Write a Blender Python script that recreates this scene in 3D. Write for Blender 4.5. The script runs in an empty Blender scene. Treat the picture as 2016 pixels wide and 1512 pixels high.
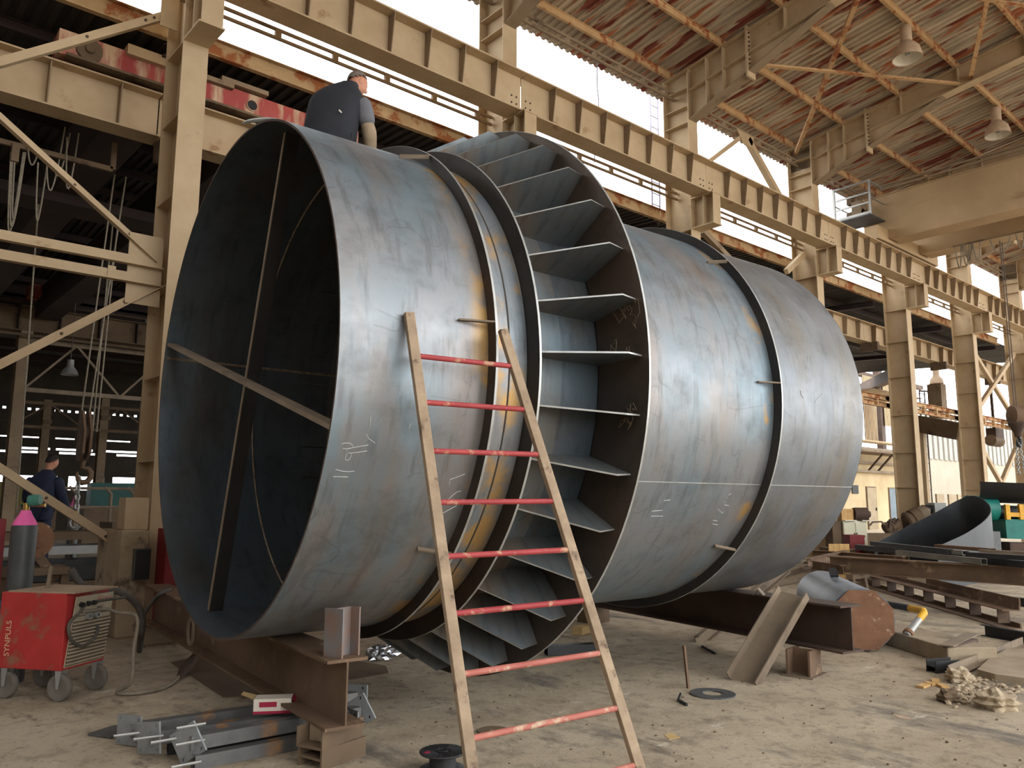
import bpy, bmesh, math, random
from mathutils import Vector, Matrix
random.seed(11)
sc = bpy.context.scene
COL = sc.collection
V = Vector
PI = math.pi

# ------------------------------------------------------------------ camera
FPX, CXP, CYP, CAMH = 1567.0, 1008.0, 756.0, 1.69
_p, _r, _y = math.radians(8.4), math.radians(.2405), math.radians(41.0855)
def _w(r, f, u): return V((r*math.cos(_y)+f*math.sin(_y), -r*math.sin(_y)+f*math.cos(_y), u))
_R, _U, FW = (1, 0, 0), (0, -math.sin(_p), math.cos(_p)), _w(0, math.cos(_p), math.sin(_p))
RW = _w(*[math.cos(_r)*a+math.sin(_r)*b for a, b in zip(_R, _U)])
UW = _w(*[-math.sin(_r)*a+math.cos(_r)*b for a, b in zip(_R, _U)])
CAM = V((0, 0, CAMH))
cam = bpy.data.cameras.new('camera'); camo = bpy.data.objects.new('camera', cam); COL.objects.link(camo)
m = Matrix((RW, UW, -FW)).transposed().to_4x4(); m.translation = CAM
camo.matrix_world = m
cam.sensor_width = 36; cam.lens = FPX/2016*36; cam.clip_end = 400; cam.clip_start = .05
sc.camera = camo
# ------------------------------------------------------------------ light: bright overcast sky
world = bpy.data.worlds.new('overcast'); sc.world = world; world.use_nodes = True
wn = world.node_tree; bg = wn.nodes['Background']
bg.inputs[0].default_value = (.965, .985, 1.0, 1); bg.inputs[1].default_value = 3.0
vs = sc.view_settings
vs.view_transform = 'Standard'; vs.look = 'None'; vs.gamma = 1; vs.use_curve_mapping = False; vs.exposure = .8

# ------------------------------------------------------------------ survey helpers: points of the place from measured sight lines
def ray(px, py): return FW+(px-CXP)/FPX*RW-(py-CYP)/FPX*UW
def aX(px, py, X): d = ray(px, py); return CAM+d*(X/d.x)
def aY(px, py, Y): d = ray(px, py); return CAM+d*(Y/d.y)
def aZ(px, py, Z=0.): d = ray(px, py); return CAM+d*((Z-CAMH)/d.z)

# ------------------------------------------------------------------ materials
MATS = {}
def lin(c):
    return tuple(((x/255)/12.92 if x/255 <= .04045 else ((x/255+.055)/1.055)**2.4) for x in c)+(1,)
def M(name, c1, c2=None, c3=None, t3=.6, w3=.08, scale=2., s3=1.3, rough=.8, metal=0., bump=0., bs=30., stretch=(1, 1, 1), st3=None, spec=.4, emit=None, coord='Object', rv=.0, detail=6):
    if name in MATS: return MATS[name]
    mt = bpy.data.materials.new(name); mt.use_nodes = True; MATS[name] = mt
    n = mt.node_tree.nodes; l = mt.node_tree.links
    b = n['Principled BSDF']; b.inputs['Roughness'].default_value = rough; b.inputs['Metallic'].default_value = metal
    b.inputs['Specular IOR Level'].default_value = spec
    c1 = lin(c1) if max(c1) > 1 else tuple(c1)+(1,)
    tc = n.new('ShaderNodeTexCoord')
    def noise(s, st, det=detail):
        mp = n.new('ShaderNodeMapping'); mp.inputs['Scale'].default_value = st
        l.new(tc.outputs[coord], mp.inputs[0]); t = n.new('ShaderNodeTexNoise'); t.inputs['Scale'].default_value = s; t.inputs['Detail'].default_value = det
        t.inputs['Roughness'].default_value = .62
        l.new(mp.outputs[0], t.inputs['Vector']); return t.outputs[0]
    def ramp(o, a, z):
        r = n.new('ShaderNodeMapRange'); r.inputs[1].default_value = a; r.inputs[2].default_value = z; l.new(o, r.inputs[0]); return r.outputs[0]
    def mix(f, a, z):
        x = n.new('ShaderNodeMix'); x.data_type = 'RGBA'; l.new(f, x.inputs[0])
        for i, v in ((6, a), (7, z)):
            if isinstance(v, tuple): x.inputs[i].default_value = v
            else: l.new(v, x.inputs[i])
        return x.outputs[2]
    col = c1
    if c2 is not None:
        c2 = lin(c2) if max(c2) > 1 else tuple(c2)+(1,)
        nz = noise(scale, stretch); col = mix(ramp(nz, .32, .68), c1, c2)
        if rv:
            l.new(ramp2(n, l, nz, rough-rv, rough+rv), b.inputs['Roughness'])
    if c3 is not None:
        c3 = lin(c3) if max(c3) > 1 else tuple(c3)+(1,)
        col = mix(ramp(noise(s3, st3 or stretch, 8), t3, t3+w3), col, c3)
    if isinstance(col, tuple): b.inputs['Base Color'].default_value = col
    else: l.new(col, b.inputs['Base Color'])
    if bump:
        bp = n.new('ShaderNodeBump'); bp.inputs['Strength'].default_value = bump; bp.inputs['Distance'].default_value = .01
        l.new(noise(bs, (1, 1, 1), 5), bp.inputs['Height']); l.new(bp.outputs[0], b.inputs['Normal'])
    if emit:
        b.inputs['Emission Color'].default_value = tuple(emit[:3])+(1,); b.inputs['Emission Strength'].default_value = emit[3]
    mt['col'] = 1
    return mt
def ramp2(n, l, o, a, z):
    r = n.new('ShaderNodeMapRange'); r.inputs[1].default_value = .3; r.inputs[2].default_value = .7
    r.inputs[3].default_value = a; r.inputs[4].default_value = z; l.new(o, r.inputs[0]); return r.outputs[0]

M('beige', (188, 166, 134), (172, 148, 115), (146, 116, 84), t3=.62, scale=1.2, s3=1.8, rough=.75, bump=.05)
M('beige_rust', (198, 165, 122), (178, 140, 98), (150, 88, 52), t3=.52, scale=2, s3=2.5, rough=.8)
M('beige_dark', (146, 126, 101), (122, 104, 83), (98, 80, 62), t3=.58, scale=1.2, rough=.8)
M('drab', (120, 100, 78), (92, 76, 60), (70, 52, 40), t3=.6, scale=.8, rough=.85)
M('dark_girder', (66, 52, 50), (48, 40, 42), scale=.8, rough=.8)
M('red_paint', (168, 78, 72), (148, 58, 56), (190, 162, 134), t3=.47, w3=.12, s3=1.2, st3=(3, 3, .6), scale=1.5, rough=.7)
M('rust_steel', (122, 98, 77), (96, 75, 58), (148, 122, 97), t3=.58, scale=2, s3=3, rough=.8, bump=.1)
M('rust_dark', (88, 69, 57), (64, 51, 44), (114, 92, 74), t3=.6, scale=2, rough=.8)
M('rust_orange', (136, 98, 72), (110, 78, 58), (170, 144, 118), t3=.6, scale=4, s3=9, rough=.85, bump=.2)
M('dust_steel', (138, 122, 102), (110, 96, 81), (84, 70, 58), t3=.6, scale=2, rough=.8)
M('grey_steel', (112, 112, 110), (84, 86, 88), (120, 96, 74), t3=.64, scale=2.5, rough=.5, metal=.4)
M('dark_steel', (58, 58, 58), (40, 41, 43), (84, 72, 60), t3=.63, scale=2.5, rough=.5, metal=.3)
M('black_steel', (32, 32, 33), (24, 24, 26), scale=2, rough=.55, metal=.2)
M('galv', (176, 176, 172), (150, 150, 146), scale=2, rough=.45, metal=.5)
M('concrete', (168, 152, 128), (138, 122, 100), (104, 92, 78), t3=.6, scale=3, rough=.9, bump=.3)
M('rail_dark', (96, 84, 78), (74, 66, 62), scale=3, rough=.7)
# ------------------------------------------------------------------ mesh helpers
MW = {}
def thing(name, label, cat, loc=(0, 0, 0), rz=0., group=None, kind=None, parent=None):
    o = bpy.data.objects.new(name, None); COL.objects.link(o); o.empty_display_size = .2
    o.location = loc; o.rotation_euler = (0, 0, rz)
    if label: o['label'] = label
    if cat: o['category'] = cat
    if group: o['group'] = group
    if kind: o['kind'] = kind
    MW[o.name] = Matrix.Translation(V(loc)) @ Matrix.Rotation(rz, 4, 'Z')
    return o
def tag(o, label=None, cat=None, group=None, kind=None):
    for k, v in (('label', label), ('category', cat), ('group', group), ('kind', kind)):
        if v: o[k] = v
    return o
def frame(p0, p1, up=(0, 0, 1)):
    d = (V(p1)-V(p0)); L = d.length; d.normalize(); up = V(up)
    s = d.cross(up)
    if s.length < 1e-5: s = d.cross(V((1, 0, 0)))
    s.normalize(); u = s.cross(d)
    return d, s, u, L
class MB:
    def __init__(s): s.v = []; s.f = []
    def poly(s, pts, faces):
        k = len(s.v); s.v += [V(p) for p in pts]; s.f += [[k+i for i in f] for f in faces]; return s
    def box(s, c, d, rz=0., R=None):
        c = V(c); h = [x/2 for x in d]
        Rm = R or Matrix.Rotation(rz, 3, 'Z')
        P = [c+Rm @ V((a*h[0], b*h[1], e*h[2])) for a in (-1, 1) for b in (-1, 1) for e in (-1, 1)]
        return s.poly(P, [(0, 1, 3, 2), (4, 6, 7, 5), (0, 4, 5, 1), (2, 3, 7, 6), (0, 2, 6, 4), (1, 5, 7, 3)])
    def bb(s, a, b):
        a = V(a); b = V(b); return s.box((a+b)/2, [abs(x) for x in (b-a)])
    def sect(s, p0, p1, prof, up=(0, 0, 1), p1prof=None, cap=True):
        d, sd, u, L = frame(p0, p1, up); p0 = V(p0); p1 = V(p1); n = len(prof); q = p1prof or prof
        P = [p0+sd*a+u*b for a, b in prof]+[p1+sd*a+u*b for a, b in q]
        F = [(i, (i+1) % n, n+(i+1) % n, n+i) for i in range(n)]
        if cap: F += [tuple(range(n))[::-1], tuple(range(n, 2*n))]
        return s.poly(P, F)
    def bar(s, p0, p1, w, h, up=(0, 0, 1)):
        return s.sect(p0, p1, [(-w/2, -h/2), (w/2, -h/2), (w/2, h/2), (-w/2, h/2)], up)
    def tube(s, pts, r, n=8, cap=True, closed=False):
        pts = [V(p) for p in pts]; k = len(s.v); m_ = len(pts); pu = None
        for i, p in enumerate(pts):
            if closed: d = pts[(i+1) % m_]-pts[i-1]
            else: d = pts[min(i+1, m_-1)]-pts[max(i-1, 0)]
            if d.length < 1e-9: d = V((0, 0, 1))
            d.normalize()
            if pu is None: a = d.cross(V((0, 0, 1)) if abs(d.z) < .9 else V((1, 0, 0))).normalized()
            else:
                a = pu-d*pu.dot(d); a = a.normalized() if a.length > 1e-6 else d.orthogonal().normalized()
            pu = a; b = d.cross(a); rr = r[i] if isinstance(r, (list, tuple)) else r
            for j in range(n):
                t = 2*PI*j/n; s.v.append(p+a*math.cos(t)*rr+b*math.sin(t)*rr)
        for i in range(m_ if closed else m_-1):
            i2 = (i+1) % m_
            for j in range(n): s.f.append([k+i*n+j, k+i*n+(j+1) % n, k+i2*n+(j+1) % n, k+i2*n+j])
        if cap and not closed: s.f += [[k+j for j in range(n)][::-1], [k+(m_-1)*n+j for j in range(n)]]
        return s
    def lathe(s, o, ax, prof, n=24, a0=0., a1=2*PI, closed=False):
        """prof: (distance along axis, radius)"""
        o = V(o); ax = V(ax).normalized()
        e1 = (V((0, 0, 1)).cross(ax)); e1 = e1.normalized() if e1.length > 1e-4 else V((1, 0, 0)); e2 = ax.cross(e1)
        full = abs(a1-a0-2*PI) < 1e-6; k = len(s.v); m_ = len(prof); c = n if full else n+1
        for i in range(c):
            t = a0+(a1-a0)*i/n; d = e1*math.cos(t)+e2*math.sin(t)
            for x, r in prof: s.v.append(o+ax*x+d*r)
        for i in range(n):
            i2 = (i+1) % c
            for j in range(m_ if closed else m_-1):
                j2 = (j+1) % m_; s.f.append([k+i*m_+j, k+i2*m_+j, k+i2*m_+j2, k+i*m_+j2])
        if not full and closed:
            s.f += [[k+j for j in range(m_)][::-1], [k+n*m_+j for j in range(m_)]]
        return s
    def prism(s, pts, ext):
        pts = [V(p) for p in pts]; n = len(pts); ext = V(ext)
        return s.poly(pts+[p+ext for p in pts], [(i, (i+1) % n, n+(i+1) % n, n+i) for i in range(n)]+[tuple(range(n))[::-1], tuple(range(n, 2*n))])
    def build(s, name, mat, parent=None, local=False, smooth=None, bevel=None):
        me = bpy.data.meshes.new(name)
        vs_ = s.v
        if parent is not None and not local:
            iv = MW[parent.name].inverted(); vs_ = [iv @ p for p in vs_]
        me.from_pydata([tuple(p) for p in vs_], [], s.f); me.update()
        bm = bmesh.new(); bm.from_mesh(me); bmesh.ops.recalc_face_normals(bm, faces=bm.faces)
        if bevel: bmesh.ops.bevel(bm, geom=bm.edges[:], offset=bevel, segments=2, affect='EDGES', profile=.5)
        bm.to_mesh(me); bm.free()
        me.materials.append(MATS[mat] if isinstance(mat, str) else mat)
        if smooth is not None:
            me.shade_smooth(); me.set_sharp_from_angle(angle=math.radians(smooth))
        o = bpy.data.objects.new(name, me); COL.objects.link(o)
        if parent is not None: o.parent = parent; MW[o.name] = MW[parent.name]
        else: MW[o.name] = Matrix()
        return o
def copy_tree(o, parent=None):
    c = o.copy(); COL.objects.link(c); c.parent = parent
    for ch in list(o.children): copy_tree(ch, c)
    return c
def obj_at(mb, name, mat, loc, label=None, cat=None, group=None, kind=None, smooth=None, bevel=None):
    """one-mesh thing with its origin at its base"""
    e = Matrix.Translation(V(loc)); mb.v = [p-V(loc) for p in mb.v]
    o = mb.build(name, mat, smooth=smooth, bevel=bevel); o.location = loc; MW[o.name] = e
    return tag(o, label, cat, group, kind)
def Isec(h, b, tw, tf):
    a, t = b/2, tw/2; z = h/2
    return [(-a, -z), (a, -z), (a, -z+tf), (t, -z+tf), (t, z-tf), (a, z-tf), (a, z), (-a, z), (-a, z-tf), (-t, z-tf), (-t, -z+tf), (-a, -z+tf)]
def Csec(h, b, tw, tf):
    z = h/2; return [(0, -z), (b, -z), (b, -z+tf), (tw, -z+tf), (tw, z-tf), (b, z-tf), (b, z), (0, z)]
def Lsec(h, b, t): return [(0, 0), (b, 0), (b, t), (t, t), (t, h), (0, h)]
def RHS(mb, p0, p1, w, h, t, up=(0, 0, 1)):
    """open-ended box section"""
    d, sd, u, L = frame(p0, p1, up); k = len(mb.v)
    for p in (V(p0), V(p1)):
        for (a, b) in ((w/2, h/2), (w/2-t, h/2-t)):
            mb.v += [p+sd*x+u*y for x, y in ((-a, -b), (a, -b), (a, b), (-a, b))]
    for i in range(4):
        j = (i+1) % 4
        mb.f += [[k+i, k+j, k+8+j, k+8+i], [k+4+i, k+12+i, k+12+j, k+4+j], [k+i, k+4+i, k+4+j, k+j], [k+8+i, k+8+j, k+12+j, k+12+i]]
    return mb
def flat_text(txt, size, mat, origin, right, up, parent, name='lettering', lift=.002):
    cu = bpy.data.curves.new(name, 'FONT'); cu.body = txt; cu.size = size; cu.extrude = .0006
    tmp = bpy.data.objects.new(name, cu); me = bpy.data.meshes.new_from_object(tmp); bpy.data.objects.remove(tmp); bpy.data.curves.remove(cu)
    me.materials.clear(); me.materials.append(MATS[mat]); me.name = name
    o = bpy.data.objects.new(name, me); COL.objects.link(o)
    r = V(right).normalized(); u = V(up).normalized(); n = r.cross(u)
    m_ = Matrix((r, u, n)).transposed().to_4x4(); m_.translation = V(origin)+n*lift
    o.parent = parent; o.matrix_local = MW[parent.name].inverted() @ m_
    return o
# ------------------------------------------------------------------ floor
def floor_mat():
    mt = bpy.data.materials.new('floor_dust'); mt.use_nodes = True; MATS['floor_dust'] = mt
    n = mt.node_tree.nodes; l = mt.node_tree.links; b = n['Principled BSDF']; b.inputs['Roughness'].default_value = .92; b.inputs['Specular IOR Level'].default_value = .2
    g = n.new('ShaderNodeNewGeometry')
    def nz(s, st=(1, 1, 1), d=8, ro=.6):
        mp = n.new('ShaderNodeMapping'); mp.inputs['Scale'].default_value = st; l.new(g.outputs['Position'], mp.inputs[0])
        t = n.new('ShaderNodeTexNoise'); t.inputs['Scale'].default_value = s; t.inputs['Detail'].default_value = d; t.inputs['Roughness'].default_value = ro
        l.new(mp.outputs[0], t.inputs['Vector']); return t.outputs[0]
    def rg(o, a, z):
        r = n.new('ShaderNodeMapRange'); r.inputs[1].default_value = a; r.inputs[2].default_value = z; l.new(o, r.inputs[0]); return r.outputs[0]
    def mx(f, a, c):
        x = n.new('ShaderNodeMix'); x.data_type = 'RGBA'; l.new(f, x.inputs[0])
        for i, v in ((6, a), (7, c)):
            if isinstance(v, tuple): x.inputs[i].default_value = v
            else: l.new(v, x.inputs[i])
        return x.outputs[2]
    c = mx(rg(nz(1.1), .35, .65), lin((196, 181, 157)), lin((172, 156, 133)))
    c = mx(rg(nz(5., (1, 1, 1), 8, .7), .5, .72), c, lin((140, 126, 108)))
    c = mx(rg(nz(.55, (1.4, .5, 1), 9, .7), .55, .66), c, lin((104, 99, 95)))          # oil stains
    c = mx(rg(nz(1.7, (.8, 1.5, 1), 9, .7), .62, .7), c, lin((222, 211, 192)))  # pale scuffs
    c = mx(rg(nz(2.4, (1.5, .7, 1), 10, .75), .56, .66), c, lin((128, 116, 102)))
    c = mx(rg(nz(22, (1, 1, 1), 8, .75), .56, .7), c, lin((104, 93, 81)))
    l.new(c, b.inputs['Base Color'])
    bp = n.new('ShaderNodeBump'); bp.inputs['Strength'].default_value = .8; bp.inputs['Distance'].default_value = .02
    l.new(nz(14, (1, 1, 1), 9, .75), bp.inputs['Height']); l.new(bp.outputs[0], b.inputs['Normal'])
    return mt
floor_mat()
fl = MB().bb((-40, -60, -.3), (160, 110, 0)).build('floor', 'floor_dust'); tag(fl, kind='structure')

# ------------------------------------------------------------------ column row
CX = [3.55+5.985*i for i in range(-1, 8)]     # frames; CX[1] is the column by the gas bottle
CY = 11.42
def make_column():
    t = thing('steel_column', None, 'column', (0, CY, 0))
    mb = MB().sect((0, 0, .02), (0, 0, 12.28), Isec(.76, .36, .016, .022), up=(0, 1, 0)); mb.build('shaft', 'beige', t, True)
    for z in (1.15, 2.2, 3.35, 4.6, 5.9, 7.1, 8.2, 10.95, 11.38, 11.85):
        for sx in (-1, 1):
            MB().bb((sx*.01, -.357, z), (sx*.165, .357, z+.016)).build('stiffener', 'beige', t, True)
    b = MB().bb((-.01, -.97, 8.22), (.01, -.38, 8.97)).bb((-.18, -1., 8.2), (.18, -.38, 8.225)).bb((-.18, -1., 8.95), (.18, -.38, 8.975)).bb((-.15, -.99, 8.22), (.15, -.97, 8.96))
    br = b.build('bracket', 'beige', t, True)
    for sx in (-1, 1):
        MB().bb((sx*.01, -.72, 8.225), (sx*.17, -.7, 8.95)).build('bracket_rib', 'beige', br, True)
    MB().bb((-.22, -.44, 0), (.22, .44, .04)).build('base_plate', 'drab', t, True)
    return t
col0 = make_column()
where = ['beyond the braced bay at the far side of the gas bottle', 'rising behind the open mouth of the drum', 'whose foot hides behind the bladed wheel', 'behind the middle of the drum, thin rung ladder beside its top',
         'behind the rear end of the drum', 'standing clear just past the rear end of the drum', 'between the plain bay and the cross braced bay', 'at the far end of the cross braced bay', 'last one at the far end of the row']
for i, x in enumerate(CX):
    c = col0 if i == 0 else copy_tree(col0)
    c.location = (x, CY, 0); c['label'] = 'beige steel column with bracket, '+where[i]; c['group'] = 'beige steel columns carrying the crane girder'

# ------------------------------------------------------------------ crane runway girders of the main bay
GY, GZ0, GZ1 = 10.72, 8.98, 9.8
def make_girder():
    t = thing('crane_girder', None, 'girder', (0, GY, GZ0))
    L = CX[1]-CX[0]; h = GZ1-GZ0
    MB().sect((.01, 0, h/2), (L-.01, 0, h/2), Isec(h, .44, .016, .03)).build('girder_body', 'beige', t, True)
    for k in range(7):
        x = .75+k*(L-1.5)/6
        for s in (-1, 1):
            MB().prism([(x, s*.01, .03), (x, s*.1, .03), (x, s*.21, h-.03), (x, s*.01, h-.03)], (.018, 0, 0)).build('stiffener', 'beige_dark', t, True)
    MB().bb((.01, -.035, h), (L-.01, .035, h+.06)).build('rail', 'rail_dark', t, True)
    for x in (.12, .24, L-.24, L-.12):
        for z in (.22, .36):
            MB().lathe((x, -.008, z), (0, -1, 0), [(0, .018), (.014, .018), (.014, 0)], 6).build('bolt', 'rust_dark', t, True)
    return t
g0 = make_girder()
gl = ['overhead at the upper left, nearest the camera', 'passing above the worker on the drum', 'above the top of the bladed wheel', 'above the middle of the drum', 'under the parked bridge crane walkway', 'just past the end of the bridge crane', 'above the plain bay past the bridge crane', 'above the cross braced bay, farthest along']
for i in range(8):
    g = g0 if i == 0 else copy_tree(g0)
    g.location = (CX[i], GY, GZ0); g['label'] = 'beige crane runway girder span '+gl[i]; g['group'] = 'main bay crane runway spans'

# conductor rails between columns and eave struts
def make_rail(name, dz, dy, r, n, mat):
    t = thing(name, None, 'rail', (0, 11.55, 0)); L = CX[1]-CX[0]
    for k in (0, 1):
        MB().bar((.03, dy*k, dz*k), (L-.03, dy*k, dz*k), r, r*1.2).build('rail_bar', mat, t, True)
    for k in range(n):
        x = .4+k*(L-.8)/(n-1); MB().bb((x-.05, -.03, 0), (x+.05, .03+dy, dz)).build('spacer', mat, t, True)
    return t
for nm, z, dz, dy, r, n, mat, lab in (('conductor_rail', 9.12, .15, .0, .04, 6, 'beige_dark', 'slim double conductor rail below the crane girder, '), ('eave_rail', 11.74, .17, .0, .05, 7, 'beige_dark', 'slim double rail under the roof eave, ')):
    r0 = make_rail(nm, dz, dy, r, n, mat)
    for i in range(8):
        q = r0 if i == 0 else copy_tree(r0)
        q.location = (CX[i], 11.55, z); q['label'] = lab+['over the braced bay at far left', 'behind the worker on the drum', 'above the bladed wheel', 'above the middle of the drum', 'above the rear of the drum', 'in the first span past the drum', 'in the second span past the drum', 'in the last span'][i]; q['group'] = nm.replace('_', ' ')+'s between columns'

# ------------------------------------------------------------------ main bay roof
def sheet_mat(name, a, b_, rust, rust2, t1, t2):
    mt = bpy.data.materials.new(name); mt.use_nodes = True; MATS[name] = mt
    n = mt.node_tree.nodes; l = mt.node_tree.links; b = n['Principled BSDF']; b.inputs['Roughness'].default_value = .7; b.inputs['Specular IOR Level'].default_value = .3
    g = n.new('ShaderNodeNewGeometry')
    def nz(s, st, d=6):
        mp = n.new('ShaderNodeMapping'); mp.inputs['Scale'].default_value = st; l.new(g.outputs['Position'], mp.inputs[0])
        t = n.new('ShaderNodeTexNoise'); t.inputs['Scale'].default_value = s; t.inputs['Detail'].default_value = d; l.new(mp.outputs[0], t.inputs['Vector']); return t.outputs[0]
    def rg(o, p, q):
        r = n.new('ShaderNodeMapRange'); r.inputs[1].default_value = p; r.inputs[2].default_value = q; l.new(o, r.inputs[0]); return r.outputs[0]
    def mx(f, p, q):
        x = n.new('ShaderNodeMix'); x.data_type = 'RGBA'; l.new(f, x.inputs[0])
        for i, v in ((6, p), (7, q)):
            if isinstance(v, tuple): x.inputs[i].default_value = v
            else: l.new(v, x.inputs[i])
        return x.outputs[2]
    c = mx(rg(nz(1, (4, .5, .5)), .35, .65), lin(a), lin(b_))
    c = mx(rg(nz(1.1, (4.5, .8, .6)), t1, t1+.07), c, lin(rust))
    c = mx(rg(nz(.9, (3.5, .55, .5)), t2, t2+.05), c, lin(rust2))
    l.new(c, b.inputs['Base Color']); return mt
sheet_mat('roof_sheet', (190, 174, 150), (150, 136, 117), (160, 100, 68), (122, 64, 50), .55, .57)
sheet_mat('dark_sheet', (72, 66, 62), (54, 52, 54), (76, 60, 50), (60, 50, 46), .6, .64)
def RZ(y): return 12.27+.135*(11.8-abs(y))
ceil = thing('ceiling', None, None, (0, 0, 0), kind='structure')
def sheet_mb(y0, y1, zf, w=1.0, n=5, d=.045):
    mb = MB(); pr = []
    for k in range(n):
        x = k*w/n; q = w/n
        pr += [(x, 0), (x+q*.45, 0), (x+q*.55, d), (x+q*.9, d)]
    pr.append((w, 0))
    for y in (y0, y1):
        mb.v += [V((x, y, zf(y)+z)) for x, z in pr]
    N = len(pr); mb.f = [[i, i+1, N+i+1, N+i] for i in range(N-1)]
    return mb
s0 = sheet_mb(12.55, 0, lambda y: RZ(y)+.21).build('roof_sheet', 'roof_sheet', ceil)
s1 = sheet_mb(0, -12.55, lambda y: RZ(y)+.21).build('roof_sheet', 'roof_sheet', ceil)
for k in range(-40, 47):
    for s in (s0, s1):
        if s is s1 and k % 4 == 1: continue        # gaps added in the unseen slope to light the drum top
        q = s.copy() if k > -40 else s
        if k > -40: COL.objects.link(q)
        q.location.x = float(k)
PY = (11.62, 10.09, 8.46, 7.0, 5.42, 3.85, 2.3, .8)
pz = MB().sect((0, 0, .02), (CX[1]-CX[0], 0, .02), [(-.035, 0), (.035, 0), (.035, .02), (.012, .02), (.012, .17), (.035, .17), (.035, .19), (-.035, .19), (-.035, .17), (-.012, .17), (-.012, .02), (-.035, .02)]).build('purlin', 'beige_rust', ceil)
first = True
for y in PY+tuple(-a for a in PY):
    for i in range(8):
        q = pz if first else pz.copy()
        if not first: COL.objects.link(q)
        first = False; q.location = (CX[i], y, RZ(y))
def strip(mb, pts, w, t, side=-1):
    """flange following a line in the Y-Z plane"""
    for (y0, z0), (y1, z1) in zip(pts[:-1], pts[1:]):
        mb.bar((0, y0, z0), (0, y1, z1), w, t)
    return mb
def make_rafter():
    r = bpy.data.objects.new('rafter', None); COL.objects.link(r); r.parent = ceil; MW[r.name] = Matrix()
    bot = lambda y: RZ(y)-.56
    pl = [(11.78, RZ(11.78)), (0, RZ(0)), (0, bot(0)), (7.35, bot(7.35)), (9.37, 11.6), (11.04, 11.03), (11.04, 11.6), (11.78, 11.6)]
    MB().prism([(-.008, y, z) for y, z in pl], (.016, 0, 0)).build('web', 'beige', r)
    strip(MB(), [(11.8, RZ(11.8)), (0, RZ(0))], .3, .022).build('top_flange', 'beige', r)
    strip(MB(), [(9.37, bot(9.37)), (0, bot(0))], .3, .02).build('bottom_flange', 'beige', r)
    strip(MB(), [(11.05, 11.02), (9.4, 11.58)], .3, .022).build('haunch_flange', 'beige_dark', r)
    strip(MB(), [(9.36, 11.6), (7.3, bot(7.3)+.01)], .26, .02).build('haunch_flange', 'beige_dark', r)
    for y, z0 in ((11.05, 11.05), (10.53, 11.22), (10.05, 11.37)):
        for s in (-1, 1): MB().bb((s*.008, y-.01, z0), (s*.145, y+.01, RZ(y)-.012)).build('stiffener', 'beige', r)
    for y in (8.42, 6.95, 5.4, 3.8, 2.2):
        for s in (-1, 1): MB().bb((s*.008, y-.01, bot(y)), (s*.14, y+.01, RZ(y)-.012)).build('stiffener', 'beige', r)
    for s in (-1, 1):
        MB().bar((s*.08, 9.42, 12.02), (s*.08, 11.04, 11.78), .145, .016).build('stiffener', 'beige', r)
    MB().bb((-.16, 9.36, 11.45), (.16, 9.41, RZ(9.4)+.12)).build('end_plate', 'beige', r)
    for k in range(9):
        for sx in (-.09, .09):
            MB().lathe((sx, 9.36, 11.66+k*.11), (0, -1, 0), [(0, .022), (.03, .022), (.03, 0)], 6).build('bolt', 'rust_dark', r)
    # other slope of the frame
    strip(MB(), [(0, RZ(0)), (-11.8, RZ(11.8))], .3, .022).build('top_flange', 'beige', r)
    strip(MB(), [(0, bot(0)), (-11.8, bot(11.8))], .3, .02).build('bottom_flange', 'beige', r)
    MB().prism([(-.008, 0, RZ(0)), (-.008, -11.8, RZ(11.8)), (-.008, -11.8, bot(11.8)), (-.008, 0, bot(0))], (.016, 0, 0)).build('web', 'beige', r)
    return r
rf = make_rafter()
for i, x in enumerate(CX):
    q = rf if i == 0 else copy_tree(rf, ceil)
    q.location.x = x
# columns of the opposite row (out of view, they carry the roof)
for x in CX[::2]:
    MB().sect((x, -11.42, 0), (x, -11.42, 12.2), Isec(.76, .36, .016, .022), up=(0, 1, 0)).build('support_post', 'beige', ceil)
# angle bracing under the roof
for (ia, ya, za), (ib, yb, zb) in (((3, 9.25, 11.72), (4, 6.95, 12.42)), ((3, 6.8, 12.42), (4, 11.6, 12.1)), ((4, 6.7, 12.5), (3, 3.9, 12.8)), ((3, 6.7, 12.5), (4, 3.9, 12.8)), ((5, 9.25, 11.72), (6, 6.95, 12.42))):
    MB().sect((CX[ia]+.1, ya, za), (CX[ib]-.1, yb, zb) if ib > ia else (CX[ib]+.1, yb, zb), Lsec(.1, .1, .012)).build('roof_brace', 'beige_rust', ceil)

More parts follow.
